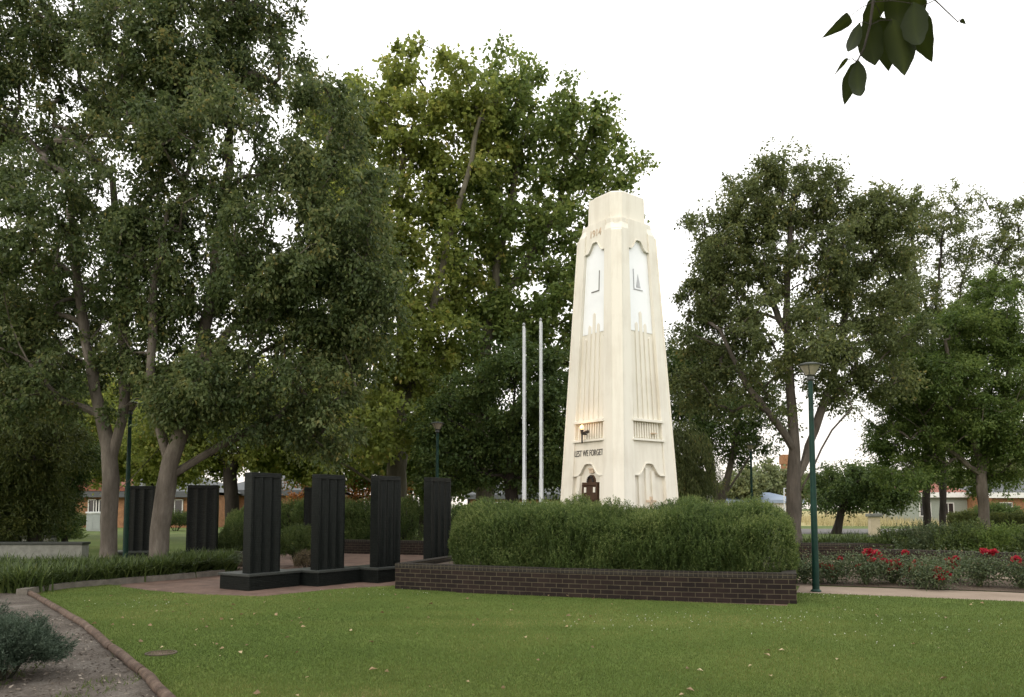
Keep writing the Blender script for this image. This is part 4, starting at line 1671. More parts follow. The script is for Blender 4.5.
t = empty("utility_cabinet", (*at(96, 508, 56)[:2], 0))
mb = MB()
mb.box((0, 0, 0.62), (1.0, 0.6, 1.24))
mb.build("body", M['cabinet'], t, bevel=0.02)
mb = MB()
mb.box((0, 0, 1.32), (1.1, 0.72, 0.12))
mb.build("lid", M['white_metal'], t, bevel=0.02)
mb = MB()
mb.box((-0.25, -0.305, 0.65), (0.44, 0.02, 1.0))
mb.box((0.25, -0.305, 0.65), (0.44, 0.02, 1.0))
mb.build("door", M['cabinet'], t, bevel=0.005)
tag(t, "grey utility cabinet with a white lid in front of the orange brick house", "utility cabinet")


def house(name, label, x0, x1, Y, D, H, wallm, roofm, fascia, wins, roof_h=1.6, gable=None, posts=(), cat="building"):
    cx = (x0 + x1) / 2
    t = empty(name, (cx, Y, 0))
    Wd = x1 - x0
    mb = MB()
    mb.box((0, D / 2, H / 2), (Wd, D, H))
    mb.build("wall", wallm, t)
    mb = MB()
    ov = 0.5
    a = [(-Wd / 2 - ov, -ov), (Wd / 2 + ov, -ov), (Wd / 2 + ov, D + ov), (-Wd / 2 - ov, D + ov)]
    rd = [(-Wd / 2 + D * 0.35, D * 0.5), (Wd / 2 - D * 0.35, D * 0.5)]
    vs_ = [(x, y, H + 0.22) for x, y in a] + [(x, y, H + 0.22 + roof_h) for x, y in rd]
    mb.add(vs_, [(0, 1, 5, 4), (1, 2, 5), (2, 3, 4, 5), (3, 0, 4), (3, 2, 1, 0)])
    mb.build("roof", roofm, t)
    mb = MB()
    mb.box((0, -ov - 0.03, H + 0.05), (Wd + 2 * ov + 0.1, 0.05, 0.5))
    mb.build("fascia", fascia, t)
    if gable:
        gx, gw, gh = gable
        mb = MB()
        mb.add([(gx - gw, -ov - 0.1, H + 0.32), (gx + gw, -ov - 0.1, H + 0.32), (gx, -ov - 0.1, H + 0.32 + gh),
                (gx - gw, D * .5, H + 0.32), (gx + gw, D * .5, H + 0.32), (gx, D * .5, H + 0.32 + gh)],
               [(0, 1, 2), (3, 5, 4), (0, 2, 5, 3), (1, 4, 5, 2), (0, 3, 4, 1)])
        mb.build("gable_roof", M['roof_tile'], t)
    for (wx, wz, ww, wh) in wins:
        xx = wx - cx
        mb = MB()
        for dx, dz, sx, sz_ in ((-ww / 2, 0, 0.08, wh), (ww / 2, 0, 0.08, wh), (0, wh / 2, ww + 0.08, 0.08), (0, -wh / 2, ww + 0.16, 0.08), (0, 0, 0.05, wh)):
            mb.box((xx + dx, -0.03, wz + dz), (sx, 0.10, sz_))
        fr = mb.build("window", M['window_white'], t)
        mb = MB()
        mb.box((xx, -0.008, wz), (ww - 0.02, 0.03, wh - 0.02))
        mb.build("pane", M['dark_glass'], fr)
    for pxx in posts:
        mb = MB()
        mb.box((pxx - cx, -ov - 0.2, H / 2), (0.12, 0.12, H))
        mb.build("post", M['window_white'], t)
    tag(t, label, cat)
    return t


X = lambda px, Y: at(px, 508, Y)[0]
house("brick_house", "orange brick house with grey fascia and a red tiled gable behind the pale trunks", X(74, 66), X(214, 66), 66, 9, 2.75, M['orange_brick'], M['roof_grey'], M['roof_grey'],
      [(X(94, 66), 1.75, 0.9, 1.2), (X(102, 66), 1.75, 0.9, 1.2), (X(175, 66), 1.5, 1.3, 1.7), (X(196, 66), 1.6, 1.2, 1.4)],
      gable=(X(102, 66) - X(144, 66), 2.4, 2.1))
house("brick_building", "shaded brick building with white porch posts beyond the back granite slabs", X(216, 72), X(345, 72), 72, 9, 3.0, M['orange_brick'], M['roof_grey'], M['roof_grey'],
      [(X(228, 72), 1.4, 1.6, 2.4), (X(262, 72), 1.5, 1.6, 1.6), (X(320, 72), 1.5, 1.8, 1.6)], posts=(X(220, 72), X(236, 72), X(250, 72)))
house("brick_building", "low orange brick building glimpsed behind the flagpoles and under the plane trees", X(470, 84), X(572, 84), 84, 8, 2.8, M['orange_brick'], M['roof_grey'], M['roof_grey'],
      [(X(500, 84), 1.5, 2.0, 1.5), (X(548, 84), 1.5, 1.4, 1.5)])
house("far_building", "long low white building with a blue grey roof beyond the road", X(716, 120), X(800, 120), 120, 9, 2.6, M['white_wall'], M['blue_roof'], M['blue_roof'],
      [(X(726, 120), 1.3, 1.6, 1.2), (X(746, 120), 1.3, 1.6, 1.2), (X(770, 120), 1.3, 1.6, 1.2)], roof_h=1.3)
house("far_house", "pale green house with a reddish roof behind the twin thin trunks", X(912, 78), X(968, 78), 78, 8, 2.9, M['olive_wall'], M['roof_tile'], M['window_white'],
      [(X(925, 78), 1.5, 1.1, 1.3), (X(948, 78), 1.5, 1.1, 1.3)])
house("far_house", "orange brick house at the right edge behind the dark box hedge", X(992, 74), X(1110, 74), 74, 8, 2.8, M['orange_brick'], M['roof_grey'], M['window_white'],
      [(X(1006, 74), 1.5, 1.1, 1.3), (X(1050, 74), 1.5, 1.1, 1.3)])

for i, (px, Y, wd_, h, lab) in enumerate(((961, 58, 1.9, 1.25, "dark clipped box hedge left of the thick pale trunk"), (1008, 54, 2.6, 1.25, "dark clipped box hedge at the right edge, before the orange house"))):
    hedge("box_hedge", lab, at(px, 508, Y)[:2], (1, 0), wd_, 1.2, 0.0, h, 1500, 120 + i, mat=L_OLIVE, leaf=(0.09, 0.05), group="dark box hedges", rec=8)

hedge("boundary_hedge", "dark informal hedge behind the flagpoles, in front of the low orange building", at(470, 508, 62)[:2], (1, 0), 17.0, 1.6, 0.0, 1.9, 3600, 131, mat=L_DEEP, leaf=(0.16, 0.08), rec=8)
hedge("boundary_hedge", "dull green boundary hedge in front of the shaded porch building at left", at(292, 508, 60)[:2], (1, 0), 8.0, 1.6, 0.0, 1.7, 1900, 132, mat=L_STRAP, leaf=(0.16, 0.08), rec=8)
# brick chimney tower far away
t = empty("brick_chimney", (*at(787, 508, 135)[:2], 0))
mb = MB()
mb.box((0, 0, 4.6), (1.35, 1.35, 9.2))
mb.build("stack", M['orange_brick'], t)
mb = MB()
mb.box((0, 0, 9.9), (1.75, 1.75, 1.4))
mb.box((0, 0, 10.7), (1.5, 1.5, 0.3))
mb.build("head", M['orange_brick'], t)
tag(t, "far orange brick chimney left of the lamp beside the thick brown trunk", "chimney")

# white ladder-like sign frame
t = empty("white_frame", (*at(786.5, 508, 60)[:2], 0))
mb = MB()
for s in (-1, 1):
    mb.tube([(s * 0.16, 0, 0), (s * 0.16, 0, 3.2)], 0.04, 8)
mb.build("post", M['white_metal'], t)
mb = MB()
for z in (1.0, 1.6, 2.2, 2.8, 3.15):
    mb.tube([(-0.16, 0, z), (0.16, 0, z)], 0.025, 6)
mb.build("rung", M['white_metal'], t)
tag(t, "thin white ladder-like frame standing left of the thick brown trunk", "frame")

M['cream_stone'] = mat_plain("cream_stone", (0.6, 0.5, 0.36), 0.8, 0.12, 5)
# stone bollard
t = empty("stone_pillar", (*G(874.5, 537)[:2], 0))
mb = MB()
mb.prism([(math.cos(a) * 0.36, math.sin(a) * 0.30) for a in np.linspace(R(45), R(405), 5)[:-1]], 0.0, 1.15)
mb.build("shaft", M['cream_stone'], t, bevel=0.02)
mb = MB()
mb.box((0, 0, 1.24), (0.72, 0.62, 0.18), rz=0)
mb.build("cap", M['concrete'], t, bevel=0.03)
mb = MB()
mb.box((0, 0, 0.05), (0.66, 0.56, 0.10))
mb.build("base", M['concrete'], t, bevel=0.02)
tag(t, "squat cream stone pillar beside the road beneath the low umbrella tree", "pillar")


def car(label, x, Y, rz, paint):
    t = empty("parked_car", (x, Y, 0.0), rz)
    prof = [(-2.1, 0.35), (-2.15, 0.75), (-1.95, 0.92), (-1.1, 1.0), (-0.6, 1.42), (0.75, 1.45), (1.45, 1.02), (2.05, 0.92), (2.15, 0.6), (2.1, 0.35)]
    mb = MB()
    n = len(prof)
    vs_ = []
    for y, k in ((-0.86, 1.0), (0.86, 1.0)):
        for (x_, z_) in prof:
            vs_.append((x_, y * (0.82 if z_ > 1.2 else 1.0), z_))
    fs_ = [tuple(range(n)), tuple(range(n, 2 * n))[::-1]] + [(i, (i + 1) % n, n + (i + 1) % n, n + i) for i in range(n)]
    mb.add(vs_, fs_)
    mb.build("body", paint, t, bevel=0.04)
    for s in (-1, 1):
        mb = MB()
        mb.add([(-0.95, s * 0.872, 1.02), (1.2, s * 0.872, 1.04), (0.68, s * 0.735, 1.38), (-0.55, s * 0.735, 1.36)], [(0, 1, 2, 3)])
        mb.build("side_window", M['dark_glass'], t, fixn=False)
        for xw in (-1.35, 1.3):
            mb = MB()
            mb.tube([(xw, s * 0.72, 0.32), (xw, s * 0.885, 0.32)], 0.32, 16)
            wh = mb.build("wheel", M['tyre'], t)
            mb = MB()
            mb.tube([(xw, s * 0.87, 0.32), (xw, s * 0.895, 0.32)], 0.18, 12)
            mb.build("rim", M['steel'], wh)
    tag(t, label, "car")
    return t


car("small dark blue car parked beyond the road, right of the distant lamp", X(771, 86), 86, R(5), M['car_paint'])
car("small white car parked before the far white building", X(740, 92), 92, R(-8), M['car_white'])

# tall dry grass beyond the road, right
rng = np.random.default_rng(77)
n = 26000
P2 = np.stack([rng.uniform(14, 70, n), rng.uniform(70, 100, n)], 1)
P2 = P2[vnoise(P2, 0.12, 3) > 0.35]
n = len(P2)
co, tr, ti = blades(P2, rng.uniform(0.35, 1.15, n) * (0.5 + vnoise(P2, 0.15, 8)), 0.03, rng.uniform(0.1, 0.5, n), rng.random(n), rng, 0.0)
tag(link("tall_dry_grass", raw_mesh("tall_dry_grass", co, tr, L_DRY, ti)), kind='stuff')

# ------------------------------------------------------------------ trees
SMALL = (0.12, 0.066)
# T1, T2: pale-trunked trees on the left
tree("pale_trunk_tree", "tall grey green tree with a straight pale trunk dividing into two upright stems, far left", 20.5,
     [[(108, 574), (109, 520), (111, 480), (108, 447)], [(108, 447), (101, 415), (92, 370, -.3), (80, 300, -.3), (70, 210, -.4)],
      [(111, 460), (122, 420), (124, 350, .3), (118, 260, .4), (112, 160, .3)],
      [(112, 495), (131, 479, .4), (156, 452, .8), (186, 420, 1.2)],
      [(92, 370, -.3), (64, 340, -.6)]],
     [(60, 95, 85, 85), (140, 35, 75, 75), (30, 225, 75, 75), (120, 190, 70, 85), (55, 330, 75, 55), (10, 20, 80, 80), (130, 315, 65, 55),
      (90, -50, 90, 60), (-40, 120, 60, 90), (-30, 290, 60, 70), (20, 390, 50, 30), (165, 110, 45, 60), (60, 380, 60, 36), (0, 340, 60, 50), (130, 385, 50, 32), (15, 150, 60, 60), (80, 250, 60, 60)],
     0.20, BARK_PALE, L_GREYGREEN, 700, 0.50, 165, SMALL, 201, group="pale trunked trees at left", droop=0.45, shell=0.3, depth=0.8)
tree("pale_trunk_tree", "broad drooping grey green tree whose pale trunk forks low with a long limb reaching right", 19.6,
     [[(158, 576), (160, 530), (166, 490), (170, 462)], [(170, 462), (160, 430), (150, 380, -.3), (152, 300, -.3), (168, 210, -.3)],
      [(170, 465), (184, 425), (196, 370, .4), (212, 290, .6), (222, 190, .6)],
      [(168, 478), (200, 458, .3), (235, 438, .6), (262, 424, .9)],
      [(196, 370, .4), (240, 320, .8), (280, 262, 1.0)]],
     [(250, 55, 60, 60), (230, 140, 85, 75), (318, 125, 60, 55), (345, 195, 48, 70), (285, 225, 85, 75), (335, 295, 58, 75), (262, 325, 85, 65),
      (200, 250, 75, 75), (352, 340, 38, 50), (305, 385, 60, 36), (205, 380, 60, 36), (250, -30, 75, 55), (190, 50, 70, 60), (345, 255, 45, 45), (160, 330, 50, 50), (190, -40, 60, 60), (240, 405, 60, 32), (180, 405, 46, 30), (150, 250, 50, 70), (170, 120, 50, 70), (300, 420, 40, 22), (268, 285, 46, 42), (330, 430, 40, 26), (370, 300, 34, 60)],
     0.225, BARK_PALE, L_GREYGREEN, 860, 0.50, 165, SMALL, 202, group="pale trunked trees at left", droop=0.55, shell=0.3, depth=0.8)

# T3: plane trees
PL = (0.19, 0.17)
tree("plane_tree", "tall yellow green plane tree with spreading limbs behind the second and third granite slabs", 33,
     [[(396, 548), (397, 500), (398, 440), (399, 390)], [(399, 400), (404, 330), (398, 250), (404, 150, .5), (430, 75, .8)],
      [(399, 425), (425, 345), (446, 250, -.6), (468, 175, -1), (486, 90, -1)],
      [(397, 490), (375, 484, -.6), (348, 466, -1.2), (318, 452, -1.8)],
      [(398, 300), (370, 240, .6), (345, 170, 1)]],
     [(438, 85, 42, 42), (380, 130, 45, 42), (352, 215, 55, 60), (415, 175, 55, 58), (462, 150, 55, 60), (385, 310, 62, 65), (440, 260, 62, 68), (330, 425, 55, 36),
      (385, 425, 55, 36), (320, 110, 30, 35), (330, 330, 40, 50), (400, 60, 22, 20), (478, 95, 30, 35), (420, 350, 50, 50), (360, 380, 50, 50), (370, 270, 50, 50), (345, 112, 40, 34), (338, 160, 42, 44), (375, 95, 30, 26), (350, 200, 40, 40)],
     0.42, BARK_PLANE, L_PLANE, 620, 0.70, 100, PL, 211, group="plane trees behind the tower", droop=0.25, shell=0.35)
tree("plane_tree", "tall leafy green plane tree rising directly behind the tower's left side", 34.5,
     [[(486, 550), (484, 480), (482, 400), (488, 320)], [(488, 320), (505, 230), (520, 150, .5), (535, 85, .6)], [(484, 400), (520, 330, .3), (560, 270, .8)],
      [(482, 390), (468, 300, .8), (470, 200, 1)], [(488, 320), (548, 230, 1), (580, 150, 1)]],
     [(505, 95, 48, 45), (540, 108, 45, 42), (562, 160, 55, 50), (608, 165, 36, 40), (520, 205, 65, 65), (578, 235, 58, 58), (482, 285, 60, 58), (545, 320, 60, 58), (600, 300, 38, 58),
      (628, 195, 24, 30), (475, 210, 45, 50), (590, 120, 26, 26), (600, 390, 34, 50), (500, 340, 50, 50), (450, 380, 40, 40)],
     0.42, BARK_PLANE, L_PLANE2, 520, 0.70, 105, PL, 212, group="plane trees behind the tower", droop=0.25, shell=0.35)
tree("dark_tree", "low dense dark green tree filling the space behind the flagpoles", 29.5,
     [[(512, 552), (512, 500), (510, 450)], [(510, 450), (480, 410), (462, 370)], [(511, 460), (545, 420), (565, 370)], [(510, 450), (515, 390), (520, 340)]],
     [(468, 412, 48, 46), (518, 385, 52, 55), (562, 420, 42, 60), (500, 455, 56, 34), (450, 460, 34, 26), (548, 470, 32, 24), (440, 420, 26, 36)],
     0.26, BARK_DARK, L_DEEP, 300, 0.62, 150, (0.14, 0.085), 213, droop=0.3, shell=0.35)
tree("dark_tree", "dim green tree with a forked dark trunk behind the back granite slabs", 39,
     [[(232, 542), (232, 500), (230, 470)], [(230, 470), (215, 440), (195, 410)], [(230, 472), (248, 440), (270, 410)], [(230, 470), (232, 430), (235, 395)]],
     [(192, 428, 48, 34), (262, 425, 55, 42), (305, 446, 46, 34), (345, 440, 36, 28), (232, 398, 55, 40), (170, 455, 34, 22), (285, 400, 40, 34), (150, 420, 36, 36), (205, 462, 34, 14), (270, 458, 40, 16), (320, 470, 30, 12)],
     0.34, BARK_DARK, L_PLANE, 460, 0.75, 130, (0.17, 0.13), 214, droop=0.3, shell=0.3)
tree("sunset_lit_tree", "small tree with sunset light put into its orange leaf colour, between the front granite slabs", 46,
     [[(330, 536), (331, 515), (330, 500)], [(330, 500), (312, 488)], [(330, 502), (350, 486)]],
     [(300, 488, 20, 18), (322, 482, 24, 20), (352, 484, 24, 20), (378, 492, 22, 18), (400, 484, 16, 16)],
     0.12, BARK_DARK, L_SUNSET, 90, 0.5, 80, (0.15, 0.11), 215, droop=0.2)

tree("background_tree", "dull green tree filling the view between the dark conifer and the orange house", 45,
     [[(48, 536), (48, 500), (50, 460)], [(50, 460), (25, 430)], [(50, 460), (80, 430)]],
     [(30, 435, 56, 48), (88, 425, 50, 44), (-25, 430, 50, 50), (60, 395, 60, 40), (75, 462, 40, 18), (-40, 490, 40, 30)],
     0.28, BARK_DARK, L_PLANE2, 300, 0.9, 130, (0.2, 0.15), 251, group="background trees behind the houses and slabs", droop=0.3)
tree("background_tree", "dull green tree filling the view behind the two pale trunks", 43,
     [[(150, 538), (150, 500), (150, 462)], [(150, 462), (125, 430)], [(150, 462), (180, 430)]],
     [(128, 432, 54, 42), (182, 440, 48, 34), (152, 398, 60, 40), (115, 462, 32, 16), (160, 468, 34, 12), (200, 400, 50, 40)],
     0.26, BARK_DARK, L_PLANE, 320, 0.85, 130, (0.2, 0.15), 252, group="background trees behind the houses and slabs", droop=0.3)
tree("background_tree", "dull green tree filling the view behind the third and fourth front granite slabs", 44,
     [[(424, 537), (424, 500), (424, 460)], [(424, 460), (400, 430)], [(424, 460), (450, 430)]],
     [(395, 442, 52, 34), (442, 448, 44, 36), (420, 402, 60, 46), (480, 440, 40, 44), (350, 410, 44, 40), (440, 475, 40, 14), (380, 468, 30, 10), (530, 440, 40, 50)],
     0.28, BARK_DARK, L_PLANE2, 420, 0.9, 130, (0.2, 0.15), 253, group="background trees behind the houses and slabs", droop=0.3)

# T5..T8 right hand group
tree("brown_trunk_tree", "broad olive green tree with a thick brown trunk right of the tower", 27,
     [[(794, 553), (794, 510), (794, 470), (793, 430)], [(793, 430), (789, 370), (787, 300), (790, 210)],
      [(796, 500), (812, 470, -.4), (832, 430, -.8), (852, 408, -.9)], [(797, 478), (815, 430, .4), (834, 370, .8), (850, 290, 1)],
      [(793, 445), (770, 415, -.5), (748, 388, -.8), (720, 330, -1)], [(790, 340), (760, 280, .8), (740, 220, 1)]],
     [(792, 190, 46, 42), (748, 200, 38, 48), (716, 240, 34, 46), (704, 292, 28, 30), (740, 280, 58, 58), (800, 260, 66, 58), (850, 232, 48, 48), (858, 310, 52, 48), (790, 335, 66, 48),
      (722, 338, 42, 38), (878, 215, 28, 32), (830, 372, 55, 36), (745, 388, 46, 32), (882, 372, 36, 28), (770, 172, 26, 20), (820, 190, 34, 30), (885, 210, 36, 30), (880, 262, 40, 40), (895, 320, 34, 40), (700, 380, 36, 34)],
     0.24, BARK_GREY, L_BIRCH, 720, 0.48, 150, (0.12, 0.07), 221, droop=0.4, shell=0.35)
tree("slender_tree", "tall airy tree with thin dark stem behind the right edge foliage", 36,
     [[(926, 543), (926, 500), (929, 420), (934, 330), (944, 220)], [(930, 390), (955, 320), (972, 240)], [(934, 330), (915, 270), (908, 215)], [(955, 320), (990, 280), (1010, 240)]],
     [(958, 198, 24, 26), (940, 235, 34, 36), (984, 225, 26, 34), (916, 225, 24, 28), (950, 290, 46, 44), (1000, 270, 36, 46), (905, 300, 34, 40), (985, 200, 14, 16), (1030, 230, 26, 50), (925, 330, 40, 40), (975, 330, 40, 40), (922, 212, 28, 24), (900, 255, 24, 26), (888, 300, 30, 40)],
     0.17, BARK_DARK, L_BIRCH, 340, 0.48, 115, (0.12, 0.07), 222, droop=0.35, shell=0.3)
tree("slender_tree", "shorter thin dark stemmed tree next to the taller slender one", 38,
     [[(942, 542), (943, 500), (942, 450), (940, 400)], [(942, 440), (960, 400)], [(942, 450), (925, 410)]],
     [(925, 420, 34, 28), (960, 415, 36, 32), (940, 380, 36, 34)],
     0.16, BARK_DARK, L_DEEP, 110, 0.6, 120, (0.13, 0.08), 223, droop=0.35)
tree("layered_tree", "fresh green layered tree with a thick pale trunk at the right edge", 30,
     [[(985, 552), (984, 520), (982, 490), (980, 460)], [(980, 460), (960, 400, -.5), (945, 340, -.8)], [(981, 470), (1005, 400, .3), (1015, 320, .5)], [(982, 480), (935, 440, -.8), (895, 410, -1.4)]],
     [(960, 335, 55, 30), (1000, 300, 46, 34), (930, 378, 56, 26), (990, 385, 58, 40), (900, 398, 42, 22), (950, 430, 58, 28), (1012, 445, 46, 36), (892, 432, 34, 18), (930, 462, 36, 16), (1050, 370, 50, 60), (985, 480, 40, 14), (985, 340, 60, 40), (1000, 430, 60, 40), (950, 400, 60, 36), (900, 470, 30, 14), (895, 345, 34, 26), (905, 440, 40, 24), (888, 380, 28, 20)],
     0.19, BARK_PALE, L_BRIGHT, 640, 0.55, 200, (0.12, 0.06), 224, droop=0.25, shell=0.25, flat=0.4, up=1.2)
tree("umbrella_tree", "low dense umbrella shaped tree with a short leaning trunk by the road", 50,
     [[(836, 533), (841, 512), (850, 494)], [(850, 494), (835, 484)], [(850, 494), (880, 482)]],
     [(838, 482, 30, 18), (868, 478, 34, 20), (898, 490, 24, 18), (824, 494, 18, 13), (862, 496, 40, 13)],
     0.24, BARK_DARK, L_DEEP, 170, 0.7, 170, (0.16, 0.10), 225, droop=0.4, shell=0.3)
tree("weeping_tree", "drooping willowy tree touching the tower's right side", 32,
     [[(696, 548), (695, 500), (692, 450)], [(692, 450), (684, 425)], [(693, 460), (704, 435)]],
     [(688, 445, 18, 28), (700, 468, 16, 28), (678, 440, 13, 24), (692, 500, 16, 20), (682, 480, 12, 30)],
     0.16, BARK_DARK, L_BIRCH, 140, 0.55, 190, (0.16, 0.03), 226, droop=1.6, shell=0.4)
tree("multi_stem_tree", "shady tree with several pale stems between the tower and the brown trunk", 37,
     [[(722, 545), (721, 520), (720, 505)], [(720, 508), (712, 480), (705, 440), (700, 380)], [(721, 506), (728, 475), (738, 430), (745, 380)], [(721, 510), (735, 480), (760, 440)]],
     [(700, 368, 34, 34), (740, 378, 44, 38), (718, 420, 48, 28), (690, 345, 24, 22), (768, 418, 28, 26), (740, 446, 30, 13), (682, 395, 20, 36), (660, 370, 18, 30)],
     0.30, BARK_PALE, L_DEEP, 260, 0.68, 130, (0.14, 0.08), 227, droop=0.4, shell=0.3)

# left background
tree("conifer_tree", "dense dark olive conifer at the far left edge", 27,
     [[(34, 554), (34, 500), (35, 430), (36, 350)], [(34, 480), (10, 440)], [(35, 470), (58, 440)]],
     [(34, 360, 38, 46), (30, 425, 44, 46), (36, 470, 32, 34), (2, 410, 36, 50), (-10, 470, 36, 36), (20, 300, 28, 30), (18, 490, 40, 26), (40, 505, 22, 22), (0, 515, 40, 26), (34, 440, 44, 40)],
     0.22, BARK_DARK, L_OLIVE, 480, 0.55, 240, (0.14, 0.04), 231, droop=0.5, shell=0.35)
tree("dark_tree", "small dark bushy tree between the conifer and the orange house", 31,
     [[(64, 549), (65, 520), (66, 490)], [(66, 490), (80, 462)], [(66, 492), (58, 460)]],
     [(68, 455, 18, 32), (60, 500, 13, 20), (84, 452, 14, 18), (62, 440, 18, 26), (56, 522, 12, 14), (58, 485, 16, 22)],
     0.10, BARK_DARK, L_DEEP, 220, 0.5, 150, (0.11, 0.06), 232, droop=0.4)
mound_shrub("mound_shrub", "wide low yellowish shrub beyond the farther concrete seat wall", at(42, 508, 33)[:2], (1.7, 1.0), 1.15, L_BRIGHT, 1600, (0.08, 0.03), 66, upright=0.3, rec=9)
mound_shrub("mound_shrub", "rounded green shrub in front of the orange house, right of the forked trunk", at(176, 508, 57)[:2], (1.3, 0.9), 1.3, L_STRAP, 900, (0.12, 0.05), 68, upright=0.3, rec=9)
mound_shrub("mound_shrub", "rounded green shrub before the orange house at the right edge", at(996, 508, 66)[:2], (2.4, 1.0), 1.9, L_DEEP, 1300, (0.16, 0.07), 69, upright=0.3, rec=9)
mound_shrub("mound_shrub", "low green shrub at the foot of the orange house's left corner", at(79, 508, 58)[:2], (1.1, 0.8), 1.1, L_STRAP, 700, (0.12, 0.05), 67, upright=0.3, rec=9)

# far trees beyond the road: one far tree copied
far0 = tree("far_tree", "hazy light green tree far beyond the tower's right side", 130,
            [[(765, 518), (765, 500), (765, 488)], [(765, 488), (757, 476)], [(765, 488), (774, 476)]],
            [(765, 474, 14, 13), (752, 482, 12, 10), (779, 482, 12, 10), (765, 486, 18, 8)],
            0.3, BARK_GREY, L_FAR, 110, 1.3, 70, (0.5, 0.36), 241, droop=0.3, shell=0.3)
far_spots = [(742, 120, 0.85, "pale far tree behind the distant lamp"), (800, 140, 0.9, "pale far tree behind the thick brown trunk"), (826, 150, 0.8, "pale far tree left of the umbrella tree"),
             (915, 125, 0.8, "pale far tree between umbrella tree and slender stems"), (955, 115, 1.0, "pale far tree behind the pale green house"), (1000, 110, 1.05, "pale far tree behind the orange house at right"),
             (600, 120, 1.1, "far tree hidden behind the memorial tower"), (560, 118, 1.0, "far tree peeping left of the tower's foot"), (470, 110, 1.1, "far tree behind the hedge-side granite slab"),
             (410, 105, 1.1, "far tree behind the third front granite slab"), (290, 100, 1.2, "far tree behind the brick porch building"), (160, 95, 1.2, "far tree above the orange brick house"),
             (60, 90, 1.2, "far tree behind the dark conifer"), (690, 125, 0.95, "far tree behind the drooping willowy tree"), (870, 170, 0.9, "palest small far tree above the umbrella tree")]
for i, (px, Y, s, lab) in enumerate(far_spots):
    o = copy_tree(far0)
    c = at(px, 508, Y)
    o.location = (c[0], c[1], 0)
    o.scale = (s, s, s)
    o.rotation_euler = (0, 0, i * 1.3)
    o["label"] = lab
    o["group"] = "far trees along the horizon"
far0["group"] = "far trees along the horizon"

# ------------------------------------------------------------------ overhanging branch, top right
OB = 3.1
ob = empty("overhanging_tree", (3.9, 3.4, 0.0))
obb = np.array([3.9, 3.4, 0.0])
mb = MB()
trunk_top = np.array([3.9, 3.4, 3.6])
tip = at(876, -20, OB)
mb.tube([obb - obb, np.array([0.03, -0.02, 1.6]), trunk_top - obb, np.array([0.05, 0.1, 4.6])], [0.12, 0.10, 0.08, 0.03], 10)
mb.build("trunk", BARK_GREY, ob, smooth=True)
mb = MB()
mb.tube([trunk_top - obb - np.array([0, 0, 0.3]), at(1120, -170, 3.3) - obb, at(980, -90, 3.15) - obb, at(905, -45, OB) - obb, tip - obb], [0.05, 0.032, 0.018, 0.010, 0.006], 8)
mb.tube([tip - obb, at(870, 25, OB) - obb, at(864, 48, OB) - obb, at(857, 62, OB) - obb], [0.006, 0.005, 0.004, 0.003], 6)
mb.tube([at(905, -45, OB) - obb, at(935, 0, OB) - obb, at(958, 22, OB) - obb], [0.006, 0.003, 0.002], 5)
mb.build("branch", BARK_DARK, ob, smooth=True)
LV = [((850, 16), (822, 38), 13, .3), ((859, 22), (849, 52), 12, -.2), ((857, 60), (846, 105), 17, .1), ((857, 61), (861, 96), 16, -.2), ((872, 18), (873, 66), 25, 0.0),
      ((882, 16), (886, 72), 27, .15), ((892, 18), (904, 76), 26, -.1), ((908, 16), (934, 61), 27, .2), ((880, -4), (864, 36), 20, .25), ((912, 2), (921, 44), 24, -.2), ((848, 58), (834, 75), 4, .1),
      ((900, -10), (896, 34), 24, 0.05), ((920, -8), (908, 28), 20, .1), ((960, 20), (966, 24), 4, 0.), ((1040, -90), (1020, -40), 24, 0.), ((1100, -120), (1060, -70), 24, .2)]
PET = MB()
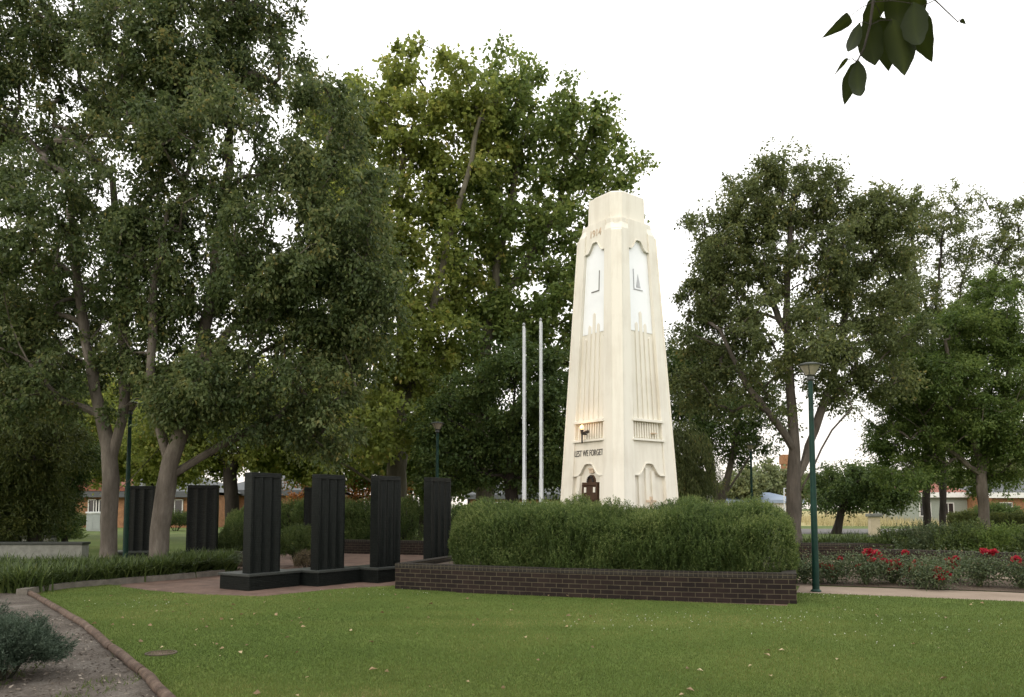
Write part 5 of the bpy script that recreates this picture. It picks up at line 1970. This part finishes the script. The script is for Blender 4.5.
STEM = [at(876, -20, OB), at(873, 2, OB), at(870, 25, OB), at(864, 48, OB), at(857, 62, OB), at(905, -45, OB), at(958, 22, OB), at(935, 0, OB), at(980, -90, 3.15), at(1120, -170, 3.3), at(1050, -130, 3.22)]
for i, (a, b, wpx, dz) in enumerate(LV):
    dep = OB + dz
    p0 = at(a[0], a[1], OB + dz * 0.3)
    p1 = at(b[0], b[1], dep)
    ax = p1 - p0
    L = np.linalg.norm(ax)
    ax = ax / L
    view = unit((p0 + p1) / 2 - np.array([0, 0, CAMZ]))
    sd_ = unit(np.cross(ax, view))
    nn = np.cross(sd_, ax)
    W = wpx / F * OB
    K = 11
    vs_, fs_ = [], []
    rl = random.Random(i)
    for j in range(K):
        s = j / (K - 1)
        hw = 0.5 * W * (math.sin(math.pi * min(1, s ** 0.72)) ** 0.8) * (1 - 0.25 * s) * 1.18 if 0 < s < 1 else 0.0008
        jag = 1 + rl.uniform(-0.07, 0.07)
        c = p0 + ax * L * s + nn * 0.022 * math.sin(math.pi * s) + sd_ * 0.10 * W * math.sin(3.2 * s + i) - obb
        cup = (0.35 + 0.25 * math.sin(5 * s + i)) * hw
        vs_ += [c - sd_ * hw * jag + nn * cup, c, c + sd_ * hw * jag + nn * cup]
    for j in range(K - 1):
        o = j * 3
        fs_ += [(o, o + 1, o + 4, o + 3), (o + 1, o + 2, o + 5, o + 4)]
    co = np.array(vs_)
    me = raw_mesh("leaf", co, np.array(fs_), L_TUNG, np.tile([0.2, 0.75, 0.25], K) * (0.6 + 0.6 * rl.random()))
    link("leaf", me, ob)
    q0 = min(STEM, key=lambda q: np.linalg.norm(q - p0))
    if np.linalg.norm(q0 - p0) > 0.004:
        PET.tube([q0 - obb, (q0 + p0) / 2 - obb + np.array([0, 0, 0.006]), p0 + ax * 0.01 - obb], [0.0022, 0.0018, 0.0014], 5)
PET.build("leaf_stalks", BARK_DARK, ob, smooth=True)
tag(ob, "overhanging branch of broad dark leaves hanging into the sky at top right", "tree branch")

bpy.context.view_layer.update()
print("tris", sum(len(o.data.polygons) for o in bpy.data.objects if o.type == 'MESH'))
